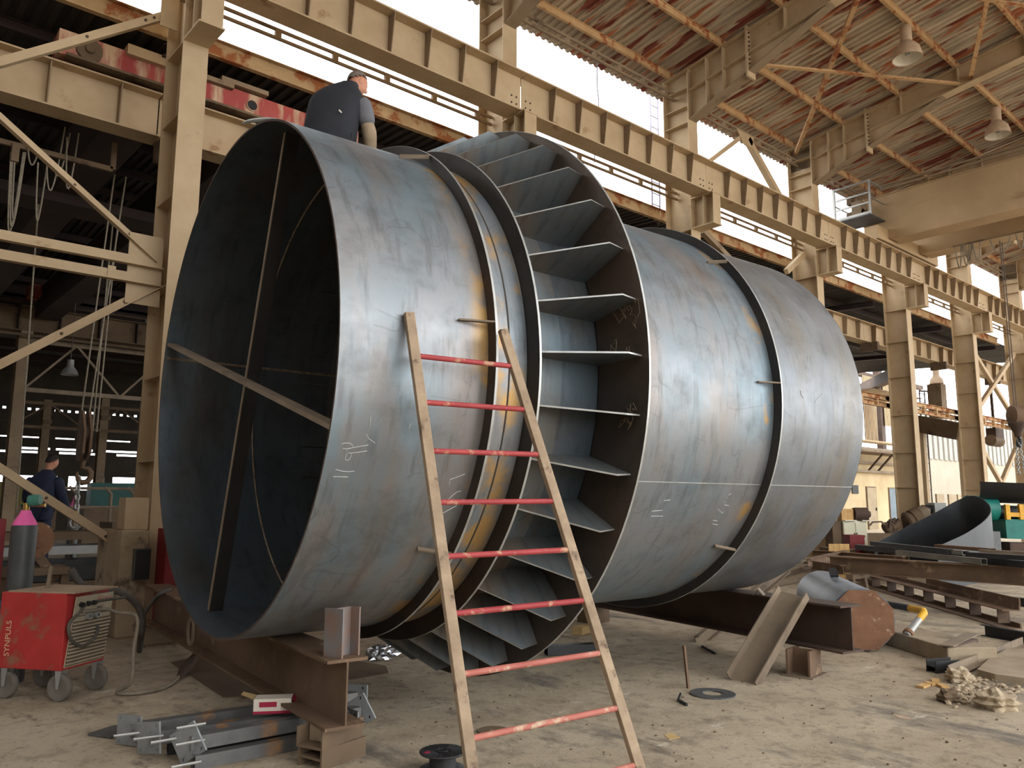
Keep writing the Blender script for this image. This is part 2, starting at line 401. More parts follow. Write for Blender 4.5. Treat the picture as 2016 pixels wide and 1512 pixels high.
# ------------------------------------------------------------------ pendant lamps
M('lamp_body', (196, 172, 146), (176, 150, 124), scale=6, rough=.6)
M('lamp_inside', (222, 216, 202), rough=.4)
def lamp(loc, label, s=1.):
    t = thing('pendant_lamp', label, 'lamp', loc, group='factory pendant lamps')
    x, y, z = loc
    MB().lathe(loc, (0, 0, 1), [(.42*s, .0), (.42*s, .13*s), (.82*s, .13*s), (.84*s, .1*s), (.84*s, 0)], 14).build('gear_housing', 'lamp_body', t, smooth=40)
    sh = MB().lathe(loc, (0, 0, 1), [(.44*s, .12*s), (.36*s, .2*s), (.26*s, .28*s), (.1*s, .32*s), (0, .335*s), (.0, .325*s), (.1*s, .31*s), (.26*s, .27*s), (.36*s, .18*s), (.42*s, .1*s)], 28).build('shade', 'lamp_body', t, smooth=50)
    MB().lathe(loc, (0, 0, 1), [(.02*s, .318*s), (.1*s, .304*s), (.26*s, .262*s), (.36*s, .17*s), (.4*s, 0)], 28).build('reflector', 'lamp_inside', t, smooth=60)
    MB().lathe(loc, (0, 0, 1), [(.08*s, 0), (.1*s, .05*s), (.2*s, .06*s), (.34*s, .03*s)], 12).build('bulb', 'galv', t, smooth=60)
    MB().tube([(x, y, z+.84*s), (x+.03, y, z+.92*s), (x+.02, y, z+1.06*s), (x, y, z+1.0*s)], .015, 6).build('hook', 'rust_dark', t)
lamp((18.42, 7.02, 12.02), 'factory pendant lamp hanging higher, between the first two full rafters')
lamp((24.38, 7.02, 12.02), 'factory pendant lamp hanging lower, above the bridge crane girder')

# unseen wall added beside and behind the camera to cut daylight (open past it)
M('wall_tan', (120, 106, 88), (98, 86, 72), scale=.5, rough=.9)
wf = MB().bb((-40, -12.6, 0), (-3, -12.4, 12.4)).build('wall_blocker', 'wall_tan'); tag(wf, kind='structure')
# ------------------------------------------------------------------ the drum
DC = V((2.35, 6.061, 2.651)); DRZ = math.radians(-3.389); RS = 1.9717
M('weld', (150, 132, 108), (96, 84, 74), scale=20, rough=.6, bump=.4)
M('chalk', (190, 192, 190), rough=.9)
M('edge_bright', (196, 198, 196), (168, 168, 164), scale=6, rough=.4, metal=.6)
def mill_mat(name, base, blue, brown, dark, bands=(), rough=.4, metal=.75, scr=.5):
    mt = bpy.data.materials.new(name); mt.use_nodes = True; MATS[name] = mt
    n = mt.node_tree.nodes; l = mt.node_tree.links; b = n['Principled BSDF']; b.inputs['Metallic'].default_value = metal
    tc = n.new('ShaderNodeTexCoord')
    def nz(s, st=(1, 1, 1), d=6, ro=.55):
        mp = n.new('ShaderNodeMapping'); mp.inputs['Scale'].default_value = st; l.new(tc.outputs['Object'], mp.inputs[0])
        t = n.new('ShaderNodeTexNoise'); t.inputs['Scale'].default_value = s; t.inputs['Detail'].default_value = d; t.inputs['Roughness'].default_value = ro
        l.new(mp.outputs[0], t.inputs['Vector']); return t.outputs[0]
    def rg(o, p, q, a=0., z=1.):
        r = n.new('ShaderNodeMapRange'); r.inputs[1].default_value = p; r.inputs[2].default_value = q; r.inputs[3].default_value = a; r.inputs[4].default_value = z; l.new(o, r.inputs[0]); return r.outputs[0]
    def mx(f, p, q):
        x = n.new('ShaderNodeMix'); x.data_type = 'RGBA'; l.new(f, x.inputs[0])
        for i, v in ((6, p), (7, q)):
            if isinstance(v, tuple): x.inputs[i].default_value = v
            else: l.new(v, x.inputs[i])
        return x.outputs[2]
    def mul(o, p):
        x = n.new('ShaderNodeMath'); x.operation = 'MULTIPLY'; l.new(o, x.inputs[0])
        if isinstance(p, float): x.inputs[1].default_value = p
        else: l.new(p, x.inputs[1])
        return x.outputs[0]
    c = mx(rg(nz(.8), .4, .6), lin(base), lin(blue))
    c = mx(rg(nz(1.1, (1.6, .5, .5)), .48, .66), c, lin(brown))
    c = mx(mul(rg(nz(1.6, (1, 1.3, 1.3), 9, .72), .5, .7), .5), c, lin(dark))
    c = mx(mul(rg(nz(5, (3, .5, .5), 6, .6), .52, .7), .45), c, lin(dark))          # rolling streaks
    for (sc_, st_, w_, am) in ((1.7, (1, 1, 1), .006, .6), (2.6, (1.6, .6, .6), .004, .5), (.9, (.5, 1.5, 1), .003, .5)):      # scratches
        k_ = n.new('ShaderNodeMath'); k_.operation = 'SUBTRACT'; l.new(nz(sc_, st_, 2, .4), k_.inputs[0]); k_.inputs[1].default_value = .5
        a_ = n.new('ShaderNodeMath'); a_.operation = 'ABSOLUTE'; l.new(k_.outputs[0], a_.inputs[0])
        c = mx(mul(rg(a_.outputs[0], w_, w_*.3), mul(rg(nz(2.3, (1, 1, 1), 3), .52, .58), am*scr)), c, lin(dark))
    if bands:
        sx = n.new('ShaderNodeSeparateXYZ'); l.new(tc.outputs['Object'], sx.inputs[0])
        for (x0, wd, t0, cc) in bands:
            d_ = n.new('ShaderNodeMath'); d_.operation = 'SUBTRACT'; l.new(sx.outputs[0], d_.inputs[0]); d_.inputs[1].default_value = x0
            a_ = n.new('ShaderNodeMath'); a_.operation = 'ABSOLUTE'; l.new(d_.outputs[0], a_.inputs[0])
            f = mul(rg(a_.outputs[0], wd, wd*.25), rg(nz(2.6, (1, 1, 1), 4), t0, t0+.1))
            c = mx(f, c, lin(cc))
    l.new(c, b.inputs['Base Color'])
    l.new(rg(nz(3, (1, 1, 1), 8, .7), .3, .7, rough-.1, rough+.14), b.inputs['Roughness'])
    bp = n.new('ShaderNodeBump'); bp.inputs['Strength'].default_value = .12; bp.inputs['Distance'].default_value = .01
    l.new(nz(2.5, (.6, 1, 1), 3), bp.inputs['Height']); l.new(bp.outputs[0], b.inputs['Normal'])
    return mt
TAN = (186, 150, 96)
mill_mat('mill_shell', (144, 145, 147), (126, 142, 151), (143, 133, 126), (86, 85, 85), ((1.08, .16, .5, TAN), (1.27, .2, .47, TAN), (2.2, .1, .46, TAN), (2.42, .09, .42, (150, 116, 82)), (4.2, .13, .55, TAN)), metal=.6, rough=.44)
mill_mat('mill_rear', (134, 136, 138), (126, 132, 138), (130, 126, 120), (88, 88, 88), rough=.44, metal=.6)
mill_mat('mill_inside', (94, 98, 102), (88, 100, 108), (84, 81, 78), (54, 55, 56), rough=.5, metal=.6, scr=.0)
mill_mat('mill_ring', (66, 62, 58), (54, 53, 53), (74, 60, 50), (42, 37, 34), rough=.5, metal=.4)
mill_mat('mill_disc', (92, 80, 70), (80, 72, 66), (98, 80, 66), (54, 48, 44), rough=.5, metal=.4)
mill_mat('mill_blade', (112, 111, 107), (100, 114, 122), (126, 104, 80), (66, 62, 56), rough=.45, metal=.55)
drum = thing('steel_drum', 'huge bare steel drum with bladed wheel and ring flanges lying on beams', 'drum', (DC.x, DC.y, 0), DRZ)
AX = (1, 0, 0); ZC = DC.z
def ring(name, s0, s1, r0, r1, mat, n=128, edge=True):
    """solid annulus between s0 and s1, r0 inside"""
    return MB().lathe((0, 0, ZC), AX, [(s0, r0), (s1, r0), (s1, r1), (s0, r1)], n, closed=True).build(name, mat, drum, True, smooth=35)
T = .016
sf = MB().lathe((0, 0, ZC), AX, [(0, RS), (1.40, RS)], 128).build('front_shell', 'mill_shell', drum, True, smooth=60)
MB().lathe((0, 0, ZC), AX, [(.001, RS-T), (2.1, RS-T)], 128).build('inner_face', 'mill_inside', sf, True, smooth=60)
MB().lathe((0, 0, ZC), AX, [(0, RS-T), (0, RS+.0005)], 128).build('rim_edge', 'rust_dark', sf, True)
MB().lathe((0, 0, ZC), AX, [(1.40, RS-.004), (2.12, RS-.03)], 128).build('wheel_shell', 'mill_blade', drum, True, smooth=60)
sm = MB().lathe((0, 0, ZC), AX, [(2.1, RS), (4.27, RS)], 128).build('middle_shell', 'mill_shell', drum, True, smooth=60)
sr = MB().lathe((0, 0, ZC), AX, [(4.27, RS), (5.827, RS)], 128).build('rear_shell', 'mill_rear', drum, True, smooth=60)
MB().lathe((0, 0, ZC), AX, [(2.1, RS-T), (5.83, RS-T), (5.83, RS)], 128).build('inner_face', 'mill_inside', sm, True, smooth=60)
rings = {}
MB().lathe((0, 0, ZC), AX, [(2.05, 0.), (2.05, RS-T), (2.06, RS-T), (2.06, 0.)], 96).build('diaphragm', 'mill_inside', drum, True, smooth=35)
for nm, s, r in (('ring_flange', 1.072, 2.06), ('wheel_front_ring', 1.406, 2.105), ('wheel_disc', 2.09, 2.468), ('ring_flange', 4.274, 2.057)):
    o = ring(nm, s, s+.016, RS-.005, r, 'mill_disc' if nm == 'wheel_disc' else 'mill_ring'); rings[s] = o
    MB().lathe((0, 0, ZC), AX, [(s-.001, r-.001), (s-.001, r+.0015), (s+.017, r+.0015), (s+.017, r-.001)], 128).build('cut_edge', 'edge_bright', o, True, smooth=35)
# blades: 36 radial plates between the front ring and the disc
bl = MB(); r0 = RS-.03
prof = [(1.424, r0), (2.088, r0-.01), (2.088, 2.40), (1.93, 2.425), (1.424, 2.10)]
bl.prism([(s, -r, -.005) for s, r in prof], (0, 0, .01))
b0 = bl.build('blade', 'mill_blade', drum, True)
e0 = MB().poly([(s, -r-.002, z) for z in (-.006, .006) for s, r in prof[2:]]+[], [(0, 1, 4, 3), (1, 2, 5, 4)]).build('bright_edge', 'edge_bright', b0, True)
for k in range(36):
    a = math.radians(-1.3+k*10)
    q = b0 if k == 0 else copy_tree(b0, drum)
    q.location = (0, 0, ZC); q.rotation_euler = (a, 0, 0)
b0.location = (0, 0, ZC)
# weld seams along the shell
def seam(s0, s1, deg, r, parent, name='weld_seam', mat='weld', w=.012):
    a = math.radians(deg); P = [(s, -math.cos(a)*r, ZC+math.sin(a)*r) for s in (s0, s1)]
    return MB().tube(P, w, 6).build(name, mat, parent, True)
M('seam_dark', (70, 64, 58), rough=.7)
for s0, s1, dg, rr, pa in ((2.11, 4.27, -24, RS-.003, sm), (4.29, 5.82, -24, RS-.003, sr)): seam(s0, s1, dg, rr, pa, mat='edge_bright', w=.006)
seam(.02, 2.0, 168, RS-T+.002, sf, w=.014)
for s, pa, rr in ((2.2, sm, RS), (1.25, sf, RS)):
    MB().lathe((0, 0, ZC), AX, [(s-.008, rr), (s, rr+.006), (s+.008, rr)], 128).build('ring_seam', 'seam_dark', pa, True, smooth=50)
MB().lathe((0, 0, ZC), AX, [(.9, RS-T), (.91, RS-T-.01), (.92, RS-T)], 128).build('ring_seam', 'weld', sf, True)
# small positioning bars on the flanges
def P_(s, deg, r): a = math.radians(deg); return V((s, -math.cos(a)*r, ZC+math.sin(a)*r))
for s, dg in ((1.07, 55), (1.07, 6), (1.07, -40), (4.27, 42), (4.27, 3), (4.27, -43), (1.07, 100), (4.27, 95), (4.27, 140)):
    MB().bar(P_(s-.24, dg, RS+.012), P_(s, dg, RS+.075), .012, .03, up=P_(0, dg, 1)-V((0, 0, ZC))).build('positioning_bar', 'dust_steel', drum, True)
# two flat bars crossing inside the mouth
def chord(deg, s, w, t, nm, mat, deg2=None, s2=None):
    a = P_(s, deg, RS-.03); b = P_(s if s2 is None else s2, deg+180 if deg2 is None else deg2, RS-.03)
    o = MB().bar(a, b, t, w, up=(1, 0, 0)).build(nm, mat, drum, True); return o
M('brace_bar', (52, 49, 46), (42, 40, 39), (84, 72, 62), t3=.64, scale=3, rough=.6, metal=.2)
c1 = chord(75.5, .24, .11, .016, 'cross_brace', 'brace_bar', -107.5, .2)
q = MB().bar(P_(.18, 75.5, RS-.04), P_(.14, -107.5, RS-.04), .03, .008, up=(1, 0, 0)).build('lit_edge', 'dust_steel', c1, True)  # pale strip stands in for light caught along the brace edge
c2 = chord(-16, .05, .09, .03, 'cross_brace', 'dust_steel')
# end ring of the drum: back opening bars
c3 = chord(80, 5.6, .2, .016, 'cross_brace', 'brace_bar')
# chalk figures drawn on the shell
def chalk(pts, parent, r=RS, w=.005):
    P = [P_(s, d, r+.0015) for s, d in pts]; MB().tube(P, w, 5).build('chalk_mark', 'chalk', parent, True)
def on_shell(px, py, r=RS):
    d = ray(px, py); ax = V((math.cos(DRZ), math.sin(DRZ), 0)); o = CAM-DC
    dd = d-ax*d.dot(ax); oo = o-ax*o.dot(ax); a = dd.dot(dd); b = 2*dd.dot(oo); k = oo.dot(oo)-r*r
    D = b*b-4*a*k
    t = (-b-math.sqrt(max(D, 0)))/(2*a); p = CAM+d*t-DC
    pe = V((-ax.y, ax.x, 0)); return (p.dot(ax), math.degrees(math.atan2(p.z, -p.dot(pe))))
def cz(x, y): return on_shell(640+x/12.6, 820+y/12.6)
for st in ([(410, 680), (480, 660), (600, 660), (670, 700), (690, 740), (660, 780), (560, 800), (440, 795)], [(680, 775), (900, 735), (1070, 705)], [(520, 840), (535, 850)],
           [(580, 890), (640, 920), (650, 970), (600, 1060), (530, 1090), (495, 1060), (510, 980), (560, 895)], [(640, 905), (850, 885), (1040, 850)], [(260, 1315), (420, 1355), (560, 1370), (720, 1350)],
           [(1015, 430), (1080, 550), (1235, 660)], [(1125, 0), (1115, 120), (1100, 250)], [(200, 1490), (400, 1495), (560, 1500)]):
    chalk([cz(*p) for p in st], sf, w=.0022)
def c8(x, y): return on_shell(1230+x/3.6, 780+y/3.6)
for st in ([(95, 655), (240, 660), (500, 662), (750, 668), (940, 672)],):
    pass
for st in ([(720, 715), (745, 735), (735, 700), (755, 690)], [(700, 745), (715, 760)], [(705, 770), (735, 775)], [(660, 800), (690, 830), (705, 815)], [(625, 880), (655, 885)], [(620, 905), (660, 912)],
           [(185, 850), (268, 850)], [(190, 815), (265, 808)], [(240, 735), (250, 760), (262, 735)], [(275, 740), (320, 735)]):
    chalk([c8(*p) for p in st], sm, w=.0022)
def c7(x, y): return on_shell(1230+x/3.98, 420+y/3.98)
for st in ([(1255, 820), (1275, 828), (1300, 835)], [(1430, 1120), (1436, 1160)], [(1375, 1385), (1380, 1420), (1400, 1450)], [(1490, 1480), (1520, 1440), (1550, 1415)], [(1265, 610), (1268, 620)]):
    chalk([c7(*p) for p in st], sr, w=.0022)
def c6(x, y): return on_shell(780+x/2.4385, 700+y/2.4385)
for st in ([(255, 620), (258, 595), (300, 580), (330, 568)], [(250, 690), (270, 670), (290, 655), (310, 650)], [(60, 350), (68, 325)], [(225, 755), (290, 720)]):
    chalk([c6(*p) for p in st], sf, w=.0025)

random.seed(21)
for cs, dg in ((2.24, 4), (2.3, 9), (2.28, -9), (2.2, 14)):      # scribbles on the wheel disc
    pts = []; a, r = dg, cs
    for k in range(26):
        a += random.uniform(-1.6, 1.6); r = min(2.42, max(2.02, r+random.uniform(-.05, .05))); pts.append(P_(2.0885, a, r))
    P2 = []
    for i in range(len(pts)-1): P2 += [pts[i], (pts[i]+pts[i+1])/2]
    MB().tube(P2, .002, 4).build('chalk_mark', 'weld', rings[2.09], True)
# ------------------------------------------------------------------ side bay behind the column row
YS0, YS1 = 12.15, 30.4
def SZ(y): return 8.72+.05*(y-12.2) if y < 21.3 else 8.72+.05*9.1-.05*(y-21.3)
ceil2 = thing('ceiling', None, None, (0, 0, 0), kind='structure')
for (ya, yb) in ((12.2, 21.3), (21.3, 30.5)):
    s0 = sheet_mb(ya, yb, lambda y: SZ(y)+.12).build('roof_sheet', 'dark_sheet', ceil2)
    for k in range(-40, 46):
        q = s0 if k == -40 else s0.copy()
        if k > -40: COL.objects.link(q)
        q.location.x = float(k)
L = CX[1]-CX[0]
pq = MB().sect((0, 0, .02), (L, 0, .02), Isec(.18, .08, .01, .015)).build('purlin', 'dark_girder', ceil2); first = True
for y in (13.4, 15.2, 17., 18.8, 20.6, 22.4, 24.6, 27., 29.4):
    for i in range(-1, 7):
        q = pq if first else pq.copy()
        if not first: COL.objects.link(q)
        first = False; q.location = (CX[0]+L*i, y, SZ(y)+.01)
M('fascia', (186, 160, 122), (160, 132, 96), (140, 84, 48), t3=.5, s3=2.2, scale=2, rough=.85)
for i in range(-1, 7):
    MB().sect((CX[0]+L*i+.01, 12.12, 8.86), (CX[0]+L*(i+1)-.01, 12.12, 8.86), Csec(.3, .1, .012, .016)).build('eave_fascia', 'fascia', ceil2)
rb = MB().sect((0, 12.2, SZ(12.2)-.1), (0, 21.3, SZ(21.3)-.1), Isec(.2, .2, .012, .02)).sect((0, 21.3, SZ(21.2)-.1), (0, 30.4, SZ(30.4)-.1), Isec(.2, .2, .012, .02)).build('rafter', 'dark_girder', ceil2)
for i in range(0, 8):
    q = rb if i == 0 else rb.copy()
    if i: COL.objects.link(q)
    q.location.x = CX[i]
# near runway of the side bay
def make_side_girder():
    t = thing('side_crane_girder', None, 'girder', (0, 12.62, 7.28)); h = .72
    MB().sect((.01, 0, h/2), (L-.01, 0, h/2), Isec(h, .4, .016, .026)).build('girder_body', 'beige', t, True)
    for k in range(6):
        x = .6+k*(L-1.2)/5
        MB().prism([(x, -.01, .03), (x, -.14, .03), (x, -.19, h-.03), (x, -.01, h-.03)], (.018, 0, 0)).build('stiffener', 'beige_dark', t, True)
    MB().bb((.01, -.035, h), (L-.01, .035, h+.06)).build('rail', 'rust_orange', t, True)
    MB().bb((.01, -.45, -.3), (.16, .15, -.002)).build('seat_bracket', 'drab', t, True)
    return t
sg = make_side_girder()
for i, lb in ((0, 'under the red crane carriage at upper left'), (1, 'behind the column at the drum mouth'), (3, 'hidden behind the middle of the drum'), (4, 'seen just past the rear end of the drum'), (5, 'in the second gap past the drum'), (6, 'behind the cross braced bay'), (7, 'in the last gap of the row')):
    q = sg if i == 0 else copy_tree(sg); q.location = (CX[i], 12.62, 7.28)
    q['label'] = 'beige runway girder of the side bay, '+lb; q['group'] = 'side bay runway girders'
# far column row of the side bay
def far_col(x, y, h, lab):
    t = thing('far_column', lab, 'column', (x, y, 0), group='dim columns deep in the side bay')
    MB().sect((0, 0, 0), (0, 0, h), Isec(.5, .34, .016, .022), up=(0, 1, 0)).build('shaft', 'beige_dark', t, True)
    MB().bb((-.3, -.4, 0), (.3, .4, .05)).build('base_plate', 'drab', t, True)
    MB().bb((-.17, -.6, h-1.2), (.17, -.25, h-1)).build('seat_bracket', 'beige_dark', t, True)
far_col(4.78, 30, 8.1, 'tall dim column at the far left of the side bay'); far_col(10.9, 30, 8.1, 'dim column far behind the drum mouth'); far_col(-1.2, 30, 8.1, 'dim column deep in the side bay outside the left edge')
for k, x in enumerate((17, 23, 29, 35, 41)): far_col(x, 30, 8.1, 'dim far side bay column '+['behind the front shell', 'behind the bladed wheel', 'behind the middle shell', 'behind the ring flange', 'behind the rear of the drum'][k])
for k, (px, y) in enumerate(((75, 44), (190, 40), (272, 42))):
    p = aY(px, 990, y); far_col(p.x, p.y, 6.5, ['slim dark post beside the working man', 'slim brown post behind the crane hook', 'slim dark post beside the concrete plinth'][k])
# far runway with walkway boards
t = thing('far_crane_girder', 'dim riveted runway girder deep in the side bay', 'girder', (-2, 29.6, 7.1))
MB().sect((-2, 29.6, 7.5), (45, 29.6, 7.5), Isec(.8, .4, .02, .03)).build('girder_body', 'drab', t)
for k in range(30):
    MB().bb((-1.5+k*1.2, 29.4, 7.15), (-1.46+k*1.2, 29.58, 7.85)).build('stiffener', 'dark_girder', t)
MB().tube([(-2, 29.3, 6.95), (45, 29.3, 6.95)], .05, 6).build('service_pipe', 'drab', t)
MB().bb((-2, 29.3, 8.0), (45, 29.6, 8.06)).build('rail', 'rust_dark', t)
def truss(name, lab, x0, x1, y, z0, z1, n, mat, r=.07):
    t = thing(name, lab, 'truss', (x0, y, z0))
    MB().bar((x0, y, z0), (x1, y, z0), r*1.6, r*2).build('bottom_chord', mat, t); MB().bar((x0, y, z1), (x1, y, z1), r*1.6, r*2).build('top_chord', mat, t)
    w = (x1-x0)/n
    for k in range(n):
        a, b = (z0, z1) if k % 2 == 0 else (z1, z0)
        MB().bar((x0+k*w, y, a), (x0+k*w+w, y, b), r, r).build('diagonal', mat, t)
M('truss_pale', (150, 134, 112), (120, 106, 90), scale=2, rough=.8)
truss('roof_truss', 'pale W-braced truss below the far runway girder', 4.9, 10.8, 30, aY(150, 775, 30).z, 6.9, 4, 'truss_pale')
truss('roof_truss', 'fainter W-braced truss deeper behind the crane hook', aY(20, 840, 38).x, aY(300, 840, 38).x, 38, aY(100, 842, 38).z, aY(100, 795, 38).z, 4, 'drab', .06)
# further bay: dark roof, back wall with openings
YB = 46.
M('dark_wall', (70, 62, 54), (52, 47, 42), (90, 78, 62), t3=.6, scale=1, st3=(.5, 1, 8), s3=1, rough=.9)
ceil3 = thing('ceiling', None, None, (0, 0, 0), kind='structure')
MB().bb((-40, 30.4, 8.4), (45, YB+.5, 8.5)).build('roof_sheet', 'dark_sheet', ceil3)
for y in (33, 36, 39, 42): MB().bb((-40, y, 8.1), (45, y+.14, 8.38)).build('purlin', 'dark_girder', ceil3)
MB().bb((-40, 30.4, 7.95), (45, 30.5, 9.1)).build('end_board', 'dark_girder', ceil3)
wb = thing('wall_back', None, None, (0, 0, 0), kind='structure')
def zat(py, px=150): return aY(px, py, YB).z
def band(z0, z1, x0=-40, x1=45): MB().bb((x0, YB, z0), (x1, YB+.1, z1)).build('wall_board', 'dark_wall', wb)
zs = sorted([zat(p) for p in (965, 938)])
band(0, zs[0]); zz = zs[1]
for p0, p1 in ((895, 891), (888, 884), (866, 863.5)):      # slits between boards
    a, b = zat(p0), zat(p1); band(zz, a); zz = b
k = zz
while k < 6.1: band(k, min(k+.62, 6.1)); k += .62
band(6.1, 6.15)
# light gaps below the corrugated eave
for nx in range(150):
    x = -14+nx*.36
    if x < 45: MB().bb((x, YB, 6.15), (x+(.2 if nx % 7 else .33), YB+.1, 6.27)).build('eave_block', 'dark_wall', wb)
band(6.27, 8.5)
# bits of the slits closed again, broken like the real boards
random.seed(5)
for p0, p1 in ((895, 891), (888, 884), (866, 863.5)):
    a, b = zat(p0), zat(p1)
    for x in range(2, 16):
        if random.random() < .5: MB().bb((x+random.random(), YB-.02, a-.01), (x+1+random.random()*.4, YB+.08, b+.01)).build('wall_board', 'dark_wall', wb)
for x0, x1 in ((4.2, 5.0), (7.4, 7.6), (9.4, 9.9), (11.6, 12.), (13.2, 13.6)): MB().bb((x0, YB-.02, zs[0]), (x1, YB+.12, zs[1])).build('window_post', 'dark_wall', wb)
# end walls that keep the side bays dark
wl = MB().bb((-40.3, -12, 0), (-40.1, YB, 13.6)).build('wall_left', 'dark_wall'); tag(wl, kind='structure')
# ------------------------------------------------------------------ bracing in the bay left of the drum mouth
def brace(p, q, parent, nm='brace', w=.11, nb=0):
    o = MB().sect(p, q, [(-.006, -w/2), (.1, -w/2), (.1, -w/2+.012), (.006, -w/2+.012), (.006, w/2), (-.006, w/2)]).build(nm, 'beige', parent)
    d = (V(q)-V(p)); 
    for k in range(nb):
        f = (.03+.02*k) if k < 3 else (1-.03-.02*(k-3)) if k < 6 else .2+.2*(k-6)
        c = V(p)+d*f
        MB().lathe(c+V((0, -.006, 0)), (0, -1, 0), [(-.01, .02), (.018, .02), (.018, 0)], 6).build('bolt', 'rust_dark', o)
t = thing('cross_bracing', 'beige angle cross bracing with bolted gussets beside the drum mouth', 'bracing', (.5, 11.5, 0))
X0, X1 = CX[0]+.2, CX[1]-.19
for a, b in (((X0, 11.5, 4.55), (X1, 11.5, 8.85)), ((X1, 11.46, 5.02), (X0, 11.46, 9.1)), ((X1, 11.46, 4.66), (X0, 11.46, .45)), ((X1, 11.5, .95), (X0, 11.5, 4.75))): brace(b, a, t, nb=10)
for z in (4.97, 4.72):
    MB().sect((X0, 11.42, z), (X1+.05, 11.42, z), [(-.006, -.09), (.1, -.09), (.1, -.075), (.006, -.075), (.006, .06), (-.006, .06)]).build('strut', 'beige', t)
for k in range(4): MB().bb((X0+.9+k*1.35, 11.4, 4.62), (X0+1.0+k*1.35, 11.412, 4.82)).build('batten', 'beige', t)
MB().bb((X1-.4, 11.42, 4.35), (X1+.05, 11.44, 5.35)).build('gusset', 'beige', t); MB().bb((X1-.2, 11.47, 8.55), (X1+.05, 11.49, 9.05)).build('gusset', 'beige', t)
# the far end braces
t = thing('cross_bracing', 'pale cross and V bracing at the far end of the column row', 'bracing', (CX[6]+3, 11.5, 0))
A, B = CX[6]+.2, CX[7]-.2
for p, q in (((A, 11.5, 8.2), (B, 11.5, 5.0)), ((B, 11.44, 8.2), (A, 11.44, 5.0)), ((A, 11.5, 4.5), ((A+B)/2, 11.5, 2.5)), ((B, 11.5, 4.5), ((A+B)/2, 11.5, 2.5))): MB().bar(p, q, .14, .16).build('brace', 'beige', t)
t = thing('window_bracing', 'beige inverted V bracing under the eave between roof frames', 'bracing', (CX[3]+3, 11.5, 10))
xm = CX[3]+2.9
MB().bar((xm, 11.5, 11.7), (CX[3]+.3, 11.5, 9.75), .1, .1).build('brace', 'beige', t); MB().bar((xm+.25, 11.5, 11.7), (CX[4]-.4, 11.5, 9.75), .16, .16).build('brace', 'beige', t)
MB().prism([(xm-.35, 11.42, 11.8), (xm+.5, 11.42, 11.8), (xm+.35, 11.42, 11.45), (xm-.05, 11.42, 11.45)], (0, .02, 0)).build('gusset', 'beige', t)
t = thing('knee_brace', 'short pale diagonal tube rising to the column behind the rear shell', 'brace', (CX[4]-2, 11.3, 6.5))
MB().bar(aY(1548, 535, 11.45), aY(1583, 500, 11.45), .12, .16).build('tube', 'beige', t)
t = thing('knee_brace', 'short brown diagonal brace beside the rear ring flange', 'brace', (CX[3]+1, 11.3, 6.5))
MB().bar(aY(1383, 455, 11.45), aY(1440, 515, 11.45), .14, .14).build('tube', 'beige_dark', t)
# low double girts between the columns past the drum
for i, lb in ((4, 'just past the rear end of the drum'), (5, 'in the second gap past the drum'), (6, 'below the cross bracing'), (3, 'hidden behind the drum')):
    t = thing('wall_girt', 'rusty double girt spanning columns '+lb, 'girt', (CX[i], 11.9, 5), group='double girts past the drum')
    for z, y in ((5.22, 11.95), (4.98, 11.95)):
        MB().sect((CX[i]-.1, y, z), (CX[i+1]+.35, y, z), Csec(.16, .1, .01, .012)).build('girt_bar', 'beige_rust', t)
    for k in range(5): MB().bb((CX[i]+.6+k*1.1, 11.84, 4.95), (CX[i]+.68+k*1.1, 11.95, 5.2)).build('cleat', 'beige_rust', t)

# ------------------------------------------------------------------ red crane carriage of the side bay and its bridge girders
t = thing('crane_carriage', 'red and bare-metal crane end carriage with round wheel hub on the side runway', 'crane', (2., 12.62, 8.06))
ca, cb = 2.06, 7.0
MB().bb((ca, 12.4, 8.1), (cb, 12.8, 8.48)).build('carriage_beam', 'red_paint', t)
MB().bb((ca+.9, 12.3, 8.4), (ca+2.1, 12.75, 8.56)).build('cover', 'beige', t); MB().bb((ca+1.75, 12.3, 8.42), (ca+2.55, 12.45, 8.5)).build('cover', 'beige_dark', t); MB().bb((4.4, 12.3, 8.5), (5.2, 12.5, 8.58)).build('cover', 'beige_dark', t)
wh = MB().lathe((ca+.4, 12.4, 8.28), (0, -1, 0), [(0, .18), (.05, .18), (.05, .07), (.09, .06), (.09, 0)], 24).build('wheel_hub', 'drab', t, smooth=40)
for x in (ca+1.95, ca+2.9, ca+4.0):
    MB().lathe((x, 12.39, 8.28), (0, -1, 0), [(0.004, .0), (.004, .085)], 20).build('hole', 'black_steel', t)
    MB().lathe((x, 12.39, 8.28), (0, -1, 0), [(0, .085), (.012, .085), (.012, .1), (0, .1)], 20, closed=True).build('hole_ring', 'red_paint', t)
for x in (ca+.4, ca+3.7): MB().lathe((x, 12.5, 8.1), (0, 1, 0), [(0, .12), (.16, .12)], 20).build('wheel', 'rail_dark', t, smooth=30)
MB().bb((ca+.1, 12.3, 8.06), (cb, 12.5, 8.1)).build('guard_rail', 'drab', t)
t2 = thing('crane_bridge', 'dark box girders of the side bay crane running into the gloom', 'crane', (3.4, 21, 7.6))
for x in (2.9, 4.9): MB().bb((x, 12.9, 7.5), (x+.65, 29.2, 8.42)).build('box_girder', 'dark_girder', t2)
MB().bb((4.6, 28.4, 8.07), (5.6, 29.2, 8.45)).build('end_carriage', 'red_paint', t2)
MB().bb((2.0, 16.6, 7.3), (5.7, 17.4, 7.495)).build('trolley', 'dark_girder', t2)
